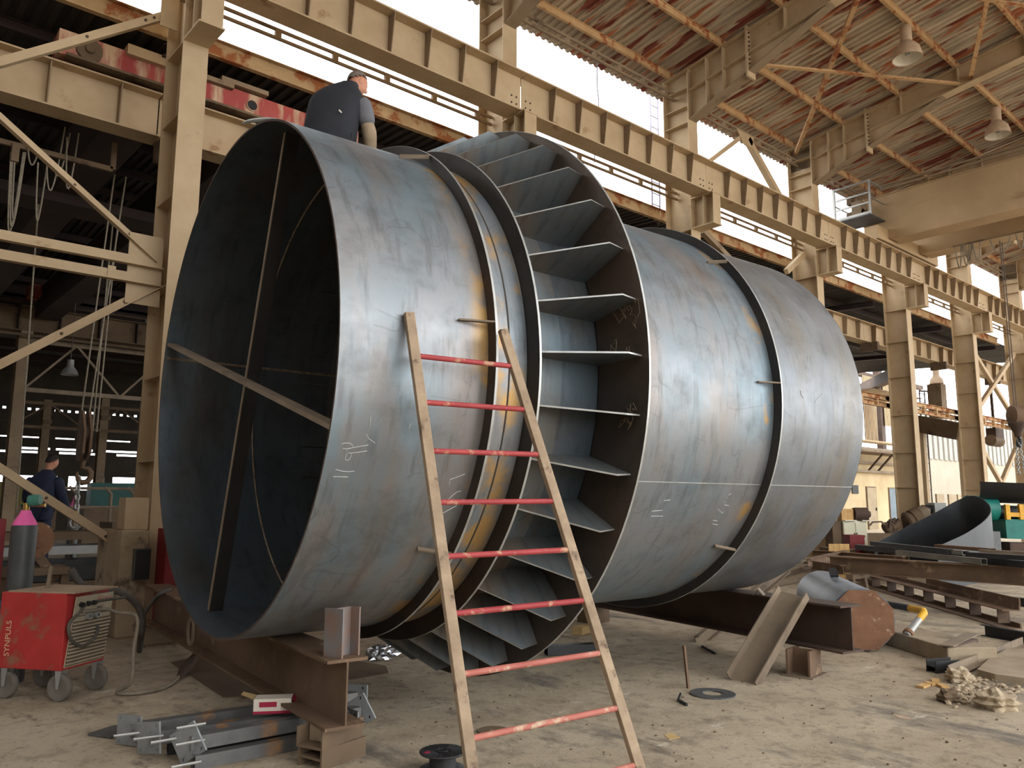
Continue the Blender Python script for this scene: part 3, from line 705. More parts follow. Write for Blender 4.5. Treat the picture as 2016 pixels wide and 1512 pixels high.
# hook with ropes and chain
M('rope', (150, 140, 122), (120, 110, 96), scale=20, rough=.8)
hp = aY(165, 880, 15.); 
t = thing('crane_hook', 'rusty crane hook block hanging on ropes behind the bracing', 'crane hook', (hp.x, 15, 0))
top = aY(168, 815, 15); low = aY(165, 905, 15)
for dx in (-.06, .06): MB().tube([(top.x+dx, 15, top.z), (top.x+dx*1.6+.25, 15, 7.5)], .014, 6).build('rope', 'rope', t)
for dx in (-.07, .03): MB().prism([(top.x+dx, 14.9, top.z+.05), (top.x+dx+.02, 14.76, top.z-.3), (top.x+dx+.02, 14.78, low.z+.1), (top.x+dx+.01, 14.95, low.z-.02), (top.x+dx+.01, 15.05, low.z-.02), (top.x+dx+.02, 15.22, low.z+.1), (top.x+dx+.02, 15.24, top.z-.3), (top.x+dx, 15.1, top.z+.05)], (.04, 0, 0)).build('cheek_plate', 'rust_steel', t)
MB().lathe((top.x-.06, 15, top.z-.35), (1, 0, 0), [(0, .2), (.12, .2)], 18).build('sheave', 'rust_dark', t)
hk = [(low.x+math.cos(a)*.11+.02, 15, low.z-.26+math.sin(a)*.13) for a in [math.radians(d) for d in (110, 60, 20, -20, -60, -100, -140, -180, -205)]]
MB().tube([(low.x, 15, low.z+.02)]+hk, [.04]*2+[.05]*5+[.035, .03, .012], 8).build('hook', 'rust_steel', t, smooth=50)
def chain(p, q, parent, name='chain', n=None, r=.018, mat='galv', sag=0.):
    p, q = V(p), V(q); n = n or max(3, int((q-p).length/.075)); mb = MB(); d = (q-p)/n; z = d.normalized()
    e1 = z.cross(V((1, 0.2, 0))).normalized(); e2 = z.cross(e1)
    for k in range(n):
        c = p+d*(k+.5)+V((0, 0, -sag*4*(k/n)*(1-k/n))); e = e1 if k % 2 else e2
        mb.tube([c+z*math.cos(a)*d.length*.62+e*math.sin(a)*.034 for a in [2*PI*i/8 for i in range(8)]], r, 5, closed=True)
    return mb.build(name, mat, parent)
cl = aY(150, 1020, 15)
ch = chain((low.x-.06, 15, low.z-.28), (cl.x, 15, cl.z), t, 'lifting_chain')
MB().tube([(cl.x+math.cos(a)*.09, 15, cl.z-.08+math.sin(a)*.09) for a in [2*PI*i/12 for i in range(12)]], .02, 6, closed=True).build('end_ring', 'galv', t)
# slack control cables
def hang(p, q, sag, n=14):
    p, q = V(p), V(q); return [p.lerp(q, i/n)+V((0, 0, -sag*4*(i/n)*(1-i/n))) for i in range(n+1)]
t = thing('festoon_cable', 'bundle of pale control cables looped below the side crane', 'cable', (1.8, 13.6, 5))
for (a, b, s) in (((25, 300), (50, 300), 145), ((22, 300), (46, 300), 155), ((30, 300), (48, 300), 130), ((55, 290), (75, 300), 30), ((92, 310), (128, 250), 95), ((107, 330), (138, 262), 45), ((132, 270), (155, 262), 110), ((75, 320), (92, 330), 110)):
    P = hang(aY(*a, 13.6), aY(*b, 13.7), s*.0082); MB().tube(P, .012, 6).build('cable', 'rope', t)
MB().bb(aY(25, 280, 13.55), aY(33, 325, 13.7)).build('cable_clamp', 'drab', t)
za_ = aY(40, 288, 13.65).z; MB().bar((1.5, 13.65, za_), (3.2, 13.65, za_), .06, .08).bar((3.2, 13.65, za_), (3.2, 13.65, 7.5), .06, .08).build('support_arm', 'drab', t)
t = thing('hoist_rope', 'thin vertical hoist ropes crossing the dark side bay', 'rope', (2.5, 17, 0))
for a, b in (((70, 480), (32, 1010)), ((228, 380), (182, 850)), ((238, 380), (190, 850))):
    u_, l_ = aY(*a, 17), aY(*b, 17); MB().tube([u_+(u_-l_)*((7.3-u_.z)/(u_.z-l_.z)), l_], .016, 6).build('rope', 'rope', t)
# bell lamp under the bracing
p = aY(302, 622, 16)
t = thing('bell_lamp', 'small glass bell lamp hanging beside the drum mouth', 'lamp', (p.x, 16, p.z-.2))
MB().lathe((p.x, 16, p.z-.12), (0, 0, 1), [(0, .14), (.04, .12), (.1, .085), (.25, .075), (.28, .03)], 14).build('shade', 'galv', t, smooth=50); MB().tube([(p.x, 16, p.z+.15), (p.x, 16, SZ(16)+.2)], .012, 5).build('cord', 'rail_dark', t)
p = aY(138, 725, 26)
t = thing('bell_lamp', 'grey bell lamp hanging deep in the side bay', 'lamp', (p.x, 26, p.z-.2))
MB().lathe((p.x, 26, p.z-.2), (0, 0, 1), [(0, .24), (.12, .2), (.25, .1), (.45, .09)], 14).build('shade', 'galv', t, smooth=50); MB().tube([(p.x, 26, p.z+.2), (p.x, 26, SZ(26)+.2)], .012, 5).build('cord', 'rail_dark', t)

# ------------------------------------------------------------------ main bridge crane
t = thing('bridge_crane', 'big beige bridge crane girder crossing the bay at upper right', 'crane', (25, 0, 9.86))
M('crane_beige', (178, 152, 116), (160, 134, 100), (140, 114, 84), t3=.62, scale=.8, s3=.8, st3=(1, .3, 2), rough=.7)
for x, nm in ((25, 'box_girder'), (27.3, 'box_girder')):
    MB().prism([(x, 11.5, 10.75), (x, 11.5, 11.45), (x, -11.4, 11.45), (x, -11.4, 10.75), (x, -10.2, 9.97), (x, 10.4, 9.97)], (.75, 0, 0)).build(nm, 'crane_beige', t)
    MB().bb((x-.04, -11.4, 11.45), (x+.79, 11.5, 11.48)).build('top_plate', 'crane_beige', t)
    MB().bb((x+.3, -11.3, 11.48), (x+.4, 11.3, 11.56)).build('rail', 'rust_dark', t)
MB().bb((24.3, 10.5, 9.88), (28.9, 10.94, 10.3)).build('end_carriage', 'crane_beige', t)
MB().bb((24.3, -10.94, 9.88), (28.9, -10.5, 10.3)).build('end_carriage', 'crane_beige', t)
for x in (24.8, 28.3): MB().lathe((x, 10.6, 9.98), (0, 1, 0), [(0, .13), (.2, .13)], 20).build('wheel', 'dark_steel', t)
for k, z in enumerate((11.62, 11.75)): MB().bar((24.9, 10.6, z), (24.9, -11, z+.05), .05, .06).build('service_rail', 'beige_dark', t)
pt = thing('crane_walkway', 'grey railed walkway with motor at the end of the bridge crane', 'walkway', (24.4, 11.1, 10.6))
MB().bb((23.95, 10.55, 10.58), (25, 11.72, 10.62)).build('deck', 'grey_steel', pt)
for y in (10.55, 11.7):
    MB().bb((23.95, y-.03, 10.58), (24.01, y+.03, 11.72)).build('post', 'galv', pt)
for z in (11.68, 11.3, 10.98, 10.65): MB().bar((23.98, 10.55, z), (23.98, 11.7, z), .04, .05 if z > 10.7 else .09).build('guard_rail', 'galv', pt)
for z in (11.68, 11.15): MB().bar((23.98, 10.55, z), (25, 10.55, z), .03, .03).build('guard_rail', 'galv', pt); MB().bar((23.98, 11.7, z), (25, 11.7, z), .03, .03).build('guard_rail', 'galv', pt)
MB().lathe((24.5, 11.5, 10.85), (0, -1, 0), [(0, 0), (0, .16), (.5, .16), (.5, .1), (.6, .1)], 18).build('motor', 'drab', pt, smooth=40); MB().bb((24.3, 11.0, 10.62), (24.8, 11.3, 11.25)).build('gearbox', 'beige_dark', pt); MB().bb((24.3, 11.3, 11.2), (24.6, 11.45, 11.5)).build('control_box', 'drab', pt)
ft = thing('festoon_cable', 'loops of pale cable hanging below the bridge crane', 'cable', (26.9, 8, 9.6))
for a, b, s in (((1880, 485), (1892, 480), 60), ((1893, 483), (1908, 478), 55), ((1896, 483), (1915, 478), 40), ((1900, 480), (1912, 476), 45), ((1915, 478), (1930, 470), 50), ((1947, 468), (1990, 462), 45), ((2000, 460), (2016, 455), 40)):
    MB().tube(hang(aX(*a, 27.2), aX(*b, 27.2), s*.013), .02, 6).build('cable', 'rope', ft)
MB().bar((27.2, 9.4, 9.95), (27.2, 4, 9.95), .05, .05).build('cable_track', 'beige_dark', ft)
hp = aY(2001, 818, 8.2)
t = thing('crane_hook', 'brown pear shaped crane hook block at the right edge with chain', 'crane hook', (hp.x, 8.2, 0))
MB().lathe((hp.x, 8.2, hp.z), (-.75, .66, 0), [(-.2, 0), (-.2, .2), (-.15, .3), (.15, .3), (.2, .2), (.2, 0)], 24).build('sheave_block', 'rust_steel', t, smooth=35)
MB().lathe((hp.x, 8.2, hp.z-.55), (0, 0, 1), [(-.12, .05), (-.1, .1), (.02, .12), (.3, .26), (.4, .2)], 16).build('block_neck', 'rust_dark', t, smooth=40)
MB().tube([(hp.x+math.cos(a)*.14, 8.2, hp.z-.8+math.sin(a)*.15) for a in [math.radians(d) for d in (100, 40, -10, -60, -110, -160, -200)]], [.05, .06, .07, .07, .06, .04, .02], 8).build('hook', 'dark_steel', t, smooth=50)
for dx in (-.12, .1): MB().tube([(hp.x+dx, 8.2, hp.z+.2), (hp.x+dx, 8.2, 9.96)], .015, 6).build('rope', 'rail_dark', t)
chain((hp.x+.05, 8.2, hp.z-.85), (hp.x+.1, 8.1, hp.z-2.1), t, 'lifting_chain'); chain((hp.x-.05, 8.25, hp.z-.85), (hp.x-.25, 8.2, hp.z-1.8), t, 'lifting_chain')
# thin access ladder outside the clerestory
M('purple_grey', (150, 142, 160), (128, 120, 138), scale=3, rough=.6)
t = thing('rung_ladder', 'thin purple-grey rung ladder outside the clerestory', 'ladder', (17, 13.5, 9))
pa, pb = aY(1284, 410, 13.5), aY(1299, 408, 13.5)
for p in (pa, pb): MB().tube([(p.x, 13.5, 9.0), (p.x+.02, 13.5, 13.6)], .025, 6).build('side_rail', 'purple_grey', t)
for k in range(13): MB().tube([(pa.x, 13.5, 9.3+k*.33), (pb.x, 13.5, 9.3+k*.33)], .016, 6).build('rung', 'purple_grey', t)
t = thing('hanging_cable', 'thin dark cable dangling against the sky above the girder', 'cable', (14, 12.6, 9.5))
MB().tube([aY(1178, 88, 12.3), aY(1175, 140, 12.3), aY(1176, 175, 12.3), aY(1179, 200, 12.3), aY(1175, 250, 12.3), aY(1170, 320, 12.3)], .014, 6).build('cable', 'purple_grey', t)

t = thing('steel_strap', 'bent bright steel strap hooked over the top of the drum rim', 'strap', aX(520, 240, 2.36))
MB().tube([aX(478, 243, 2.37), aX(490, 239, 2.37), aX(505, 236.5, 2.37), aX(525, 234.5, 2.37), aX(545, 236, 2.39)], [.008, .016, .018, .016, .012], 8).build('strap_bar', 'galv', t, smooth=50)
# ------------------------------------------------------------------ ladder against the drum
M('ladder_rail', (176, 154, 128), (140, 120, 98), (104, 86, 70), t3=.58, scale=6, s3=7, rough=.8, bump=.2)
M('rung_red', (176, 72, 72), (152, 54, 58), (190, 150, 120), t3=.56, scale=4, s3=9, rough=.6)
M('rung_worn', (192, 122, 106), (172, 96, 86), (200, 172, 146), t3=.56, scale=4, s3=9, rough=.65)
TL, TR, FL, FR = V((2.679, 4.046, 2.84)), V((3.306, 3.885, 2.80)), V((2.568, 3.128, 0)), V((3.60, 2.94, 0))
t = thing('ladder', 'tall tapering ladder with red rungs leaning against the drum', 'ladder', (3.08, 3.03, 0))
nrm = (TR-TL).cross(TL-FL).normalized()
for a, b in ((TL, FL), (TR, FR)): MB().bar(b, a, .062, .04, up=nrm).build('side_rail', 'ladder_rail', t, bevel=.004)
dl, dr = (FL-TL).normalized(), (FR-TR).normalized()
for k in range(9):
    a = TL+dl*(.295+.307*k); b = TR+dr*(.265+.303*k)
    MB().tube([a+(b-a)*.0, b], .0165, 10).build('rung', 'rung_red' if k < 6 else 'rung_worn', t, smooth=50)

# ------------------------------------------------------------------ support beams
def ibeam(name, p0, p1, h, b, mat, lab, cat='beam', tw=.012, tf=.02, z0=None):
    p0, p1 = V(p0), V(p1); mb = MB().sect(p0+V((0, 0, h/2)), p1+V((0, 0, h/2)), Isec(h, b, tw, tf))
    return obj_at(mb, name, mat, p0.lerp(p1, .5), lab, cat)
ibeam('support_beam', (2.72, 4.72, .25), (3.27, 10.3, .25), .43, .28, 'rust_steel', 'rusty I-beam on blocks under the open mouth of the drum')
t = thing('steel_block', 'channel offcut and wedge carrying the near end of the rusty beam', 'block', (2.74, 4.95, .125), rz=math.radians(20))
MB().sect((-.2, 0, .0625), (.2, 0, .0625), [(-.11, -.062), (.11, -.062), (.11, .062), (.1, .062), (.1, -.045), (-.1, -.045), (-.1, .062), (-.11, .062)]).build('channel', 'drab', t, True)
MB().bb((-.1, -.09, .02), (.12, .09, .121)).build('wedge', 'concrete', t, True)
obj_at(MB().sect((2.57, 4.9, .0625), (2.95, 5.0, .0625), [(-.11, -.0625), (-.095, -.0625), (-.095, -.008), (.095, -.008), (.095, -.0625), (.11, -.0625), (.11, .0625), (.095, .0625), (.095, .008), (-.095, .008), (-.095, .0625), (-.11, .0625)]), 'steel_block', 'drab', (2.74, 4.95, 0), 'short H-section offcut lying on the floor, lowest under the rusty beam', 'block')
obj_at(MB().sect((3.08, 10.05, .125), (3.44, 10.05, .125), Isec(.25, .2, .012, .02)), 'steel_block', 'drab', (3.26, 10.05, 0), 'small I-section block under the far end of the rusty beam', 'block')
M('post_scale', (126, 132, 138), (150, 112, 84), (168, 92, 60), t3=.58, scale=4, s3=5, rough=.55, metal=.3)
t = obj_at(MB().sect((2.74, 4.84, .681), (2.74, 4.84, .99), Isec(.17, .16, .012, .014), up=(.95, .3, 0)), 'stub_post', 'post_scale', (2.74, 4.84, .681), 'short upright H-section stub on the end of the rusty beam', 'post')
lk = aZ(377, 1246, .3)
mb = MB(); c = aX(377, 1243, 2.78)
mb.tube([c+V((0, math.cos(a)*.07, math.sin(a)*.12)) for a in [2*PI*i/16 for i in range(16)]], .02, 6, closed=True)
obj_at(mb, 'lifting_link', 'dust_steel', c-V((0, 0, .14)), 'oval steel link propped against the side of the rusty beam', 'link', smooth=50)
ibeam('support_beam', (7.78, 3.86, .25), (8.62, 8.4, .25), .45, .32, 'rust_dark', 'dark rusty I-beam under the rear end of the drum')
t = thing('steel_block', 'tan steel plate box holding up the dark rusty beam', 'block', (7.62, 4.3, 0), rz=math.radians(8))
MB().bb((-.15, -.12, 0), (.15, -.1, .25)).bb((-.15, .1, 0), (.15, .12, .25)).bb((-.01, -.1, 0), (.01, .1, .25)).build('plates', 'rust_steel', t, True); MB().bb((-.2, -.16, 0), (.2, .16, .012)).build('foot_plate', 'dust_steel', t, True)
obj_at(MB().bb((8.4, 7.9, 0), (8.75, 8.2, .25)), 'steel_block', 'drab', (8.58, 8.05, 0), 'box block under the far end of the dark rusty beam', 'block')
# saddle wedges that hold the drum on the beams
p0, p1 = aZ(1462, 1343, 0), V((7.6, 4.42, .69))
obj_at(MB().sect(p0, p1+(p1-p0)*.12, [(-.16, -.03), (.16, -.03), (.16, .07), (.148, .07), (.148, -.018), (-.148, -.018), (-.148, .07), (-.16, .07)], up=(-.8, -.1, .6)), 'leaning_channel', 'dust_steel', p0, 'dusty wide channel offcut leaning on the dark rusty beam', 'channel')
q0 = aZ(1540, 1230, 0)
obj_at(MB().sect(V((8.3, 6.1, 0)), aY(1548, 1115, 6.3), Csec(.16, .06, .008, .01)), 'leaning_channel', 'dust_steel', (8.3, 6.1, 0), 'pale narrow channel leaning up behind the dark rusty beam', 'channel')
for k, (px, py) in enumerate(((1449, 1178), (1468, 1160), (1508, 1170))):
    p = aZ(px, py, .7 if k == 0 else .0)
for k, (x, y, lab) in enumerate(((7.86, 4.9, 'small folded angle bit lying on top of the dark rusty beam'),)):
    obj_at(MB().sect((x-.06, y, .701), (x+.06, y+.05, .701), [(-.06, 0), (0, .07), (.06, 0), (.05, 0), (0, .055), (-.05, 0)]), 'angle_offcut', 'dust_steel', (x, y, .701), lab, 'offcut')
# ------------------------------------------------------------------ grey drum tank with rusty end plate
A, B = V((9.26, 4.46, .36)), V((11.1, 5.9, .36)); ax = (B-A).normalized()
M('tank_grey', (112, 122, 134), (92, 100, 110), (130, 132, 132), t3=.62, scale=1.5, rough=.45, metal=.2)
t = thing('grey_tank', 'blue-grey steel tank lying behind the end of the dark beam', 'tank', (A.x, A.y, 0))
MB().lathe(A, ax, [(.03, 0), (.03, .35), (2.5, .35), (2.66, .24), (2.7, 0)], 40).build('tank_shell', 'tank_grey', t, smooth=40)
MB().prism([A-ax*.0+V((math.sin(-.75)*0, 0, 0))+(V((0, 0, 1))*math.sin(a)*.36+ax.cross(V((0, 0, 1)))*math.cos(a)*.36) for a in [PI/8+PI/4*k for k in range(8)]], ax*.025).build('end_plate', 'rust_orange', t)
MB().bar(A+ax*1.5+V((0, 0, .35)), A+ax*1.62+V((0, 0, .44)), .1, .05).build('lifting_lug', 'dark_steel', t)
# ------------------------------------------------------------------ yellow and black guard pipe
M('yellow', (222, 168, 44), (204, 146, 34), scale=5, rough=.5); M('black_paint', (44, 46, 50), rough=.5)
G = aZ(1787, 1249, .185); bend = aY(1822, 1203, G.y-.05); far = aY(1700, 1181, G.y+1.1)
t = thing('guard_pipe', 'bent yellow and black striped guard pipe on the kerb', 'guard rail', (G.x, G.y, G.z))
def lerp(a, b, f): return V(a)+(V(b)-V(a))*f
def pipe(pts, mat, nm): MB().tube(pts, .043, 12).build(nm, mat, t, smooth=50)
pipe([lerp(G, bend, -.05), lerp(G, bend, .62)], 'galv', 'bare_leg')
pipe([lerp(G, bend, .62), lerp(G, bend, .92), bend+(far-bend)*.03+(G-bend)*.01, lerp(bend, far, .12), lerp(bend, far, .22)], 'yellow', 'yellow_band')
pipe([lerp(bend, far, .22), lerp(bend, far, .78)], 'black_paint', 'black_band'); pipe([lerp(bend, far, .78), far, far+V((.05, .12, -.1)), V((far.x+.08, far.y+.15, .05))], 'yellow', 'yellow_band')
MB().tube([lerp(G, bend, .0), lerp(G, bend, .09)], .06, 10).build('foot_collar', 'rust_orange', t)
# ------------------------------------------------------------------ kerb, pit frame, offcuts, rubble
k0, k1 = V((10.3, 5.0, 0)), V((9.22, 3.55, 0)); d = (k1-k0).normalized(); nn = V((-d.y, d.x, 0))
t = thing('concrete_kerb', 'worn concrete kerb carrying the striped guard pipe', 'kerb', lerp(k0, k1, .5))
for f0, f1, dz in ((0, .42, -.01), (.425, 1., 0)):
    MB().prism([lerp(k0, k1, f0), lerp(k0, k1, f1), lerp(k0, k1, f1)+nn*.55, lerp(k0, k1, f0)+nn*.55], (0, 0, .18+dz)).build('kerb_block', 'concrete', t, bevel=.012)
t = thing('pit_frame', 'rusty steel angle frame around the floor pit at the kerb end', 'frame', (9.5, 3.4, 0))
MB().sect(V((8.62, 3.33, .02)), V((11.1, 3.42, .02)), Lsec(.09, .09, .012)).build('frame_bar', 'dust_steel', t)
MB().bb((9.3, 3.5, .01), (9.95, 3.62, .2)).build('frame_side', 'rust_dark', t)
MB().bar((9.2, 3.55, .2), (10.3, 3.68, .2), .14, .012).build('frame_lip', 'dust_steel', t)
obj_at(MB().sect(aZ(1833, 1312, .06), aZ(1880, 1308, .06), Isec(.12, .12, .008, .01), up=(0, 1, .05)), 'steel_offcut', 'dark_steel', aZ(1855, 1315, 0), 'short dark H-section offcut in front of the kerb end', 'offcut')
# broken slab
random.seed(3)
t = thing('floor_slab', 'cracked raised concrete slab at the lower right edge', 'slab', aZ(1985, 1325, 0))
e = [(1925, 1332), (1960, 1342), (2030, 1352), (2120, 1330), (2060, 1290), (1985, 1290), (1950, 1308)]
MB().prism([aZ(x, y, 0) for x, y in e], (0, 0, .07)).build('slab_piece', 'concrete', t)
def rock(c, r, seed):
    rnd = random.Random(seed); bm = bmesh.new(); bmesh.ops.create_icosphere(bm, subdivisions=3 if r > .08 else 1, radius=1)
    ph = rnd.uniform(0, 9); jit = .16 if r > .08 else .25
    vs_ = []
    for v in bm.verts:
        k_ = 1+.22*math.sin(v.co.x*5+ph)*math.cos(v.co.y*6-ph)+.12*math.sin(v.co.z*11+ph*2)+rnd.uniform(-jit, jit)*.6
        vs_.append(V((v.co.x*r*k_*1.15, v.co.y*r*k_*.9, v.co.z*r*.6*k_)))
    fs = [[v.index for v in f.verts] for f in bm.faces]; bm.free()
    return V(c), vs_, fs
M('rubble', (186, 168, 140), (150, 134, 112), scale=12, rough=.95)
bigs = [((1888, 1332), .13, 'large broken concrete lump beside the cracked slab'), ((1868, 1372), .1, 'dark rounded stone below the rubble heap'), ((1962, 1380), .16, 'flat crumbly concrete lump nearest the lower right corner')]
for i, ((px, py), r, lb) in enumerate(bigs):
    c, vs_, fs = rock(aZ(px, py, r*.35), r, i+7); obj_at(MB().poly([c+v for v in vs_], fs), 'concrete_lump', 'rubble' if i != 1 else 'drab', aZ(px, py, 0), lb, 'rock')
mb = MB()
for k in range(170):
    px, py = random.uniform(1860, 2012), random.uniform(1328, 1392)
    if random.random() < .3: px, py = random.uniform(1880, 1950), random.uniform(1335, 1372)
    r = random.uniform(.008, .035); c, vs_, fs = rock(aZ(px, py, r*.4), r, k); mb.poly([c+v for v in vs_], fs)
tag(mb.build('rubble', 'rubble'), 'loose concrete crumbs scattered around the cracked slab', 'rubble', kind='stuff')
M('wood_chip', (206, 168, 112), (186, 146, 92), scale=8, rough=.8)
for k, (px, py, w, lb) in enumerate(((1818, 1350, .16, 'tan wood chip farthest from the rubble'), (1842, 1340, .15, 'orange-tan wood chip above the others'), (1855, 1350, .13, 'pale square wood chip beside the rubble'), (1832, 1346, .1, 'small wood chip in the middle of the group'))):
    c = aZ(px, py, .012); obj_at(MB().box(c, (w, .07, .02), rz=.4*k), 'wood_chip', 'wood_chip', c-V((0, 0, .01)), lb, 'wood chip', group='wood chips by the rubble')
# ------------------------------------------------------------------ steel lying at right
t = thing('battened_beam', 'long rusty beam of two channels joined by battens on the floor', 'beam', (14.7, 6.1, 0))
p0, p1 = V((16.9, 8.2, 0)), V((12.5, 3.95, 0)); d = (p1-p0).normalized(); nn = V((-d.y, d.x, 0))
for z, nm in ((.03, 'lower_chord'), (.27, 'upper_chord')): MB().sect(p0+V((0, 0, z)), p1+V((0, 0, z)), [(-.12, -.03), (.12, -.03), (.12, -.015), (-.1, -.015), (-.1, .045), (-.12, .045)]).build(nm, 'rust_steel', t)
for k in range(8):
    c = lerp(p0, p1, .04+k*.132); MB().box(c+V((0, 0, .15)), (.02, .16, .2), rz=math.atan2(d.y, d.x)).build('batten', 'rust_dark', t)
MB().bar(p0.lerp(p1, .45)+nn*.28+V((0, 0, .33)), p1+nn*.12+V((0, 0, .36)), .02, .1).build('edge_plate', 'rust_steel', t)
ibeam('long_beam', (13.64, 7.1, .5), (13.55, 3.2, .5), .27, .2, 'rust_steel', 'long rusty I-beam on trestles at the right edge')
for y, lb in ((6.6, 'brown trestle under the left end of the long rusty beam'), (3.6, 'brown trestle at the right edge under the long rusty beam')):
    t = thing('trestle', lb, 'trestle', (13.6, y, 0)); 
    MB().bb((13.3, y-.06, .42), (13.9, y+.06, .498)).build('top_bar', 'drab', t)
    for sx in (-1, 1): MB().bar((13.6+sx*.35, y, 0), (13.6+sx*.2, y, .42), .08, .08).build('leg', 'drab', t)
def tubebar(a, b, z, w, h, mat, lb):
    pa, pb = aZ(*a, z), aZ(*b, z); mb = MB(); RHS(mb, pa+V((0, 0, h/2)), pb+V((0, 0, h/2)), w, h, .006)
    obj_at(mb, 'box_section', mat, pa.lerp(pb, .5), lb, 'steel bar', group='box sections piled on the long beam')
M('bar_top', (150, 146, 134), (110, 108, 102), (70, 70, 70), t3=.6, scale=2, rough=.6, metal=.2)
tubebar((1688, 1082), (2060, 1123), .775, .1, .1, 'dark_steel', 'dark box section lowest and nearest in the pile on the long beam')
tubebar((1768, 1093), (1938, 1112), .78, .1, .09, 'bar_top', 'box section with open end showing beside the nearest one')
tubebar((1718, 1074), (1872, 1091), .885, .1, .08, 'dark_steel', 'dark box section of the upper layer, left one')
tubebar((1870, 1090), (1902, 1093), .885, .12, .07, 'bar_top', 'short open-ended box section stub in the upper layer')
tubebar((1845, 1078), (1955, 1087), .89, .12, .06, 'rust_steel', 'flat brown bar farthest back in the pile')
tubebar((1905, 1096), (2060, 1106), .885, .1, .07, 'dark_steel', 'dark box section of the upper layer running out at right')
tubebar((1930, 1089), (2060, 1096), .89, .1, .06, 'dust_steel', 'dusty bar of the upper layer running out at right')
# welded frame lying behind the drum
t = thing('welded_frame', 'dusty welded steel frame lying beyond the rear of the drum', 'frame', (14.6, 7.6, .45))
for a, b in (((1590, 1108), (1690, 1085)), ((1600, 1090), (1780, 1103)), ((1600, 1112), (1660, 1122)), ((1690, 1085), (1790, 1100))):
    MB().sect(aZ(*a, .55), aZ(*b, .55), Isec(.16, .12, .01, .014)).build('frame_member', 'rust_steel', t)
for px, py in ((1605, 1110), (1690, 1092), (1775, 1102)):
    p = aZ(px, py, .47); MB().bb((p.x-.06, p.y-.06, 0), (p.x+.06, p.y+.06, .47)).build('leg', 'drab', t)
for a, b, lb in (((1500, 1150), (1610, 1115), 'long dusty angle bar lying below the rear of the drum'), ((1480, 1165), (1600, 1140), 'second angle bar lying below the rear of the drum'), ((1650, 1132), (1722, 1152), 'brown channel bar running towards the battened beam')):
    pa, pb = aZ(*a, .0), aZ(*b, .0); obj_at(MB().sect(pa, pb, Lsec(.1, .1, .01)), 'angle_bar', 'dust_steel', pa.lerp(pb, .5), lb, 'steel bar')
for a, b, lb in (((1940, 1240), (2060, 1262), 'dark channel lying at the right edge beyond the pit'), ((1985, 1182), (2060, 1190), 'black bar on the floor at the right edge')):
    pa, pb = aZ(*a, .07), aZ(*b, .07); obj_at(MB().sect(pa, pb, Csec(.14, .08, .008, .01)), 'channel_bar', 'dark_steel', pa.lerp(pb, .5)-V((0, 0, .07)), lb, 'steel bar')
# ------------------------------------------------------------------ rolled plate, plate roller
def at_d(px, py, dep): d_ = ray(px, py); return CAM+d_*dep
top = [(1722, 1070, 17.5), (1750, 1056, 18.6), (1790, 1035, 19.6), (1840, 1010, 20.3), (1885, 985, 20.4), (1915, 976, 20.1), (1940, 986, 19.5), (1950, 1004, 18.8), (1938, 1024, 17.9), (1905, 1048, 17.0), (1870, 1065, 16.3), (1845, 1076, 15.9)]
P = [at_d(*q) for q in top]; fine = []
for i in range(len(P)-1):
    for f in (0, .25, .5, .75): 
        a, b, c, d = P[max(i-1, 0)], P[i], P[i+1], P[min(i+2, len(P)-1)]
        fine.append(.5*((2*b)+(c-a)*f+(2*a-5*b+4*c-d)*f*f+(3*b-a-3*c+d)*f**3))
fine.append(P[-1]); mb = MB(); n = len(fine); cen = V((0, 0, 0))
for p in fine: cen += p/n
for p in fine:
    o = V((p.x-cen.x, p.y-cen.y, 0)).normalized()*.02
    mb.v += [p, V((p.x, p.y, 0)), p+o, V((p.x, p.y, 0))+o]
for i in range(n-1):
    a, b = 4*i, 4*i+4
    mb.f += [[a, a+1, b+1, b], [a+2, b+2, b+3, a+3], [a, b, b+2, a+2]]
mb.f += [[0, 2, 3, 1], [4*n-4, 4*n-3, 4*n-1, 4*n-2]]
M('rolled', (66, 69, 72), (48, 51, 54), (100, 92, 82), t3=.62, scale=1.5, rough=.55, metal=.4)
obj_at(mb, 'rolled_plate', 'rolled', V((cen.x, cen.y, 0)), 'big curled dark steel plate standing before the plate roller', 'plate', smooth=40)
M('green', (20, 122, 108), (14, 98, 90), (30, 70, 66), t3=.64, scale=2, rough=.45)
D = 23.0
t = thing('plate_roller', 'green plate rolling machine with yellow fittings at the right edge', 'machine', V((at_d(1980, 1040, D).x, at_d(1980, 1040, D).y, 0)))
pr = lambda px, py, dd=D: at_d(px, py, dd)
g0, g1 = pr(1905, 1000), pr(2080, 1006, D)
rv = (g1-g0).normalized()
MB().lathe(g0, rv, [(0, 0), (0, .36), (.75, .36), (.75, .28), (.8, .28), (.8, 0)], 28).build('gear_drum', 'green', t, smooth=40)
MB().lathe(pr(1960, 1008), rv, [(0, .2), (2.2, .2), (2.2, 0)], 20).build('roll', 'dark_steel', t, smooth=40)
bx = pr(1962, 1040); R3 = Matrix((rv, V((-rv.y, rv.x, 0)), (0, 0, 1))).transposed()
MB().box(bx+rv*1.2+V((0, 0, 0)), (2.4, .9, .55), R=R3).build('bed', 'green', t); MB().box(V((bx.x, bx.y, .3))+rv*1.2, (2.2, .8, .6), R=R3).build('plinth', 'rust_dark', t); MB().box(V((bx.x, bx.y, .45))-rv*.45, (.6, .8, .9), R=R3).build('stand', 'grey_steel', t)
for px in (1983, 2010): MB().box(pr(px, 1008, D-.4), (.12, .1, .42), R=R3).build('yellow_clamp', 'yellow', t)
MB().box(pr(2020, 1014, D-.4), (1., .1, .12), R=R3).build('yellow_clamp', 'yellow', t)
mb = MB(); ca = pr(1930, 988, D-.5)
nv = V((-rv.y, rv.x, 0))
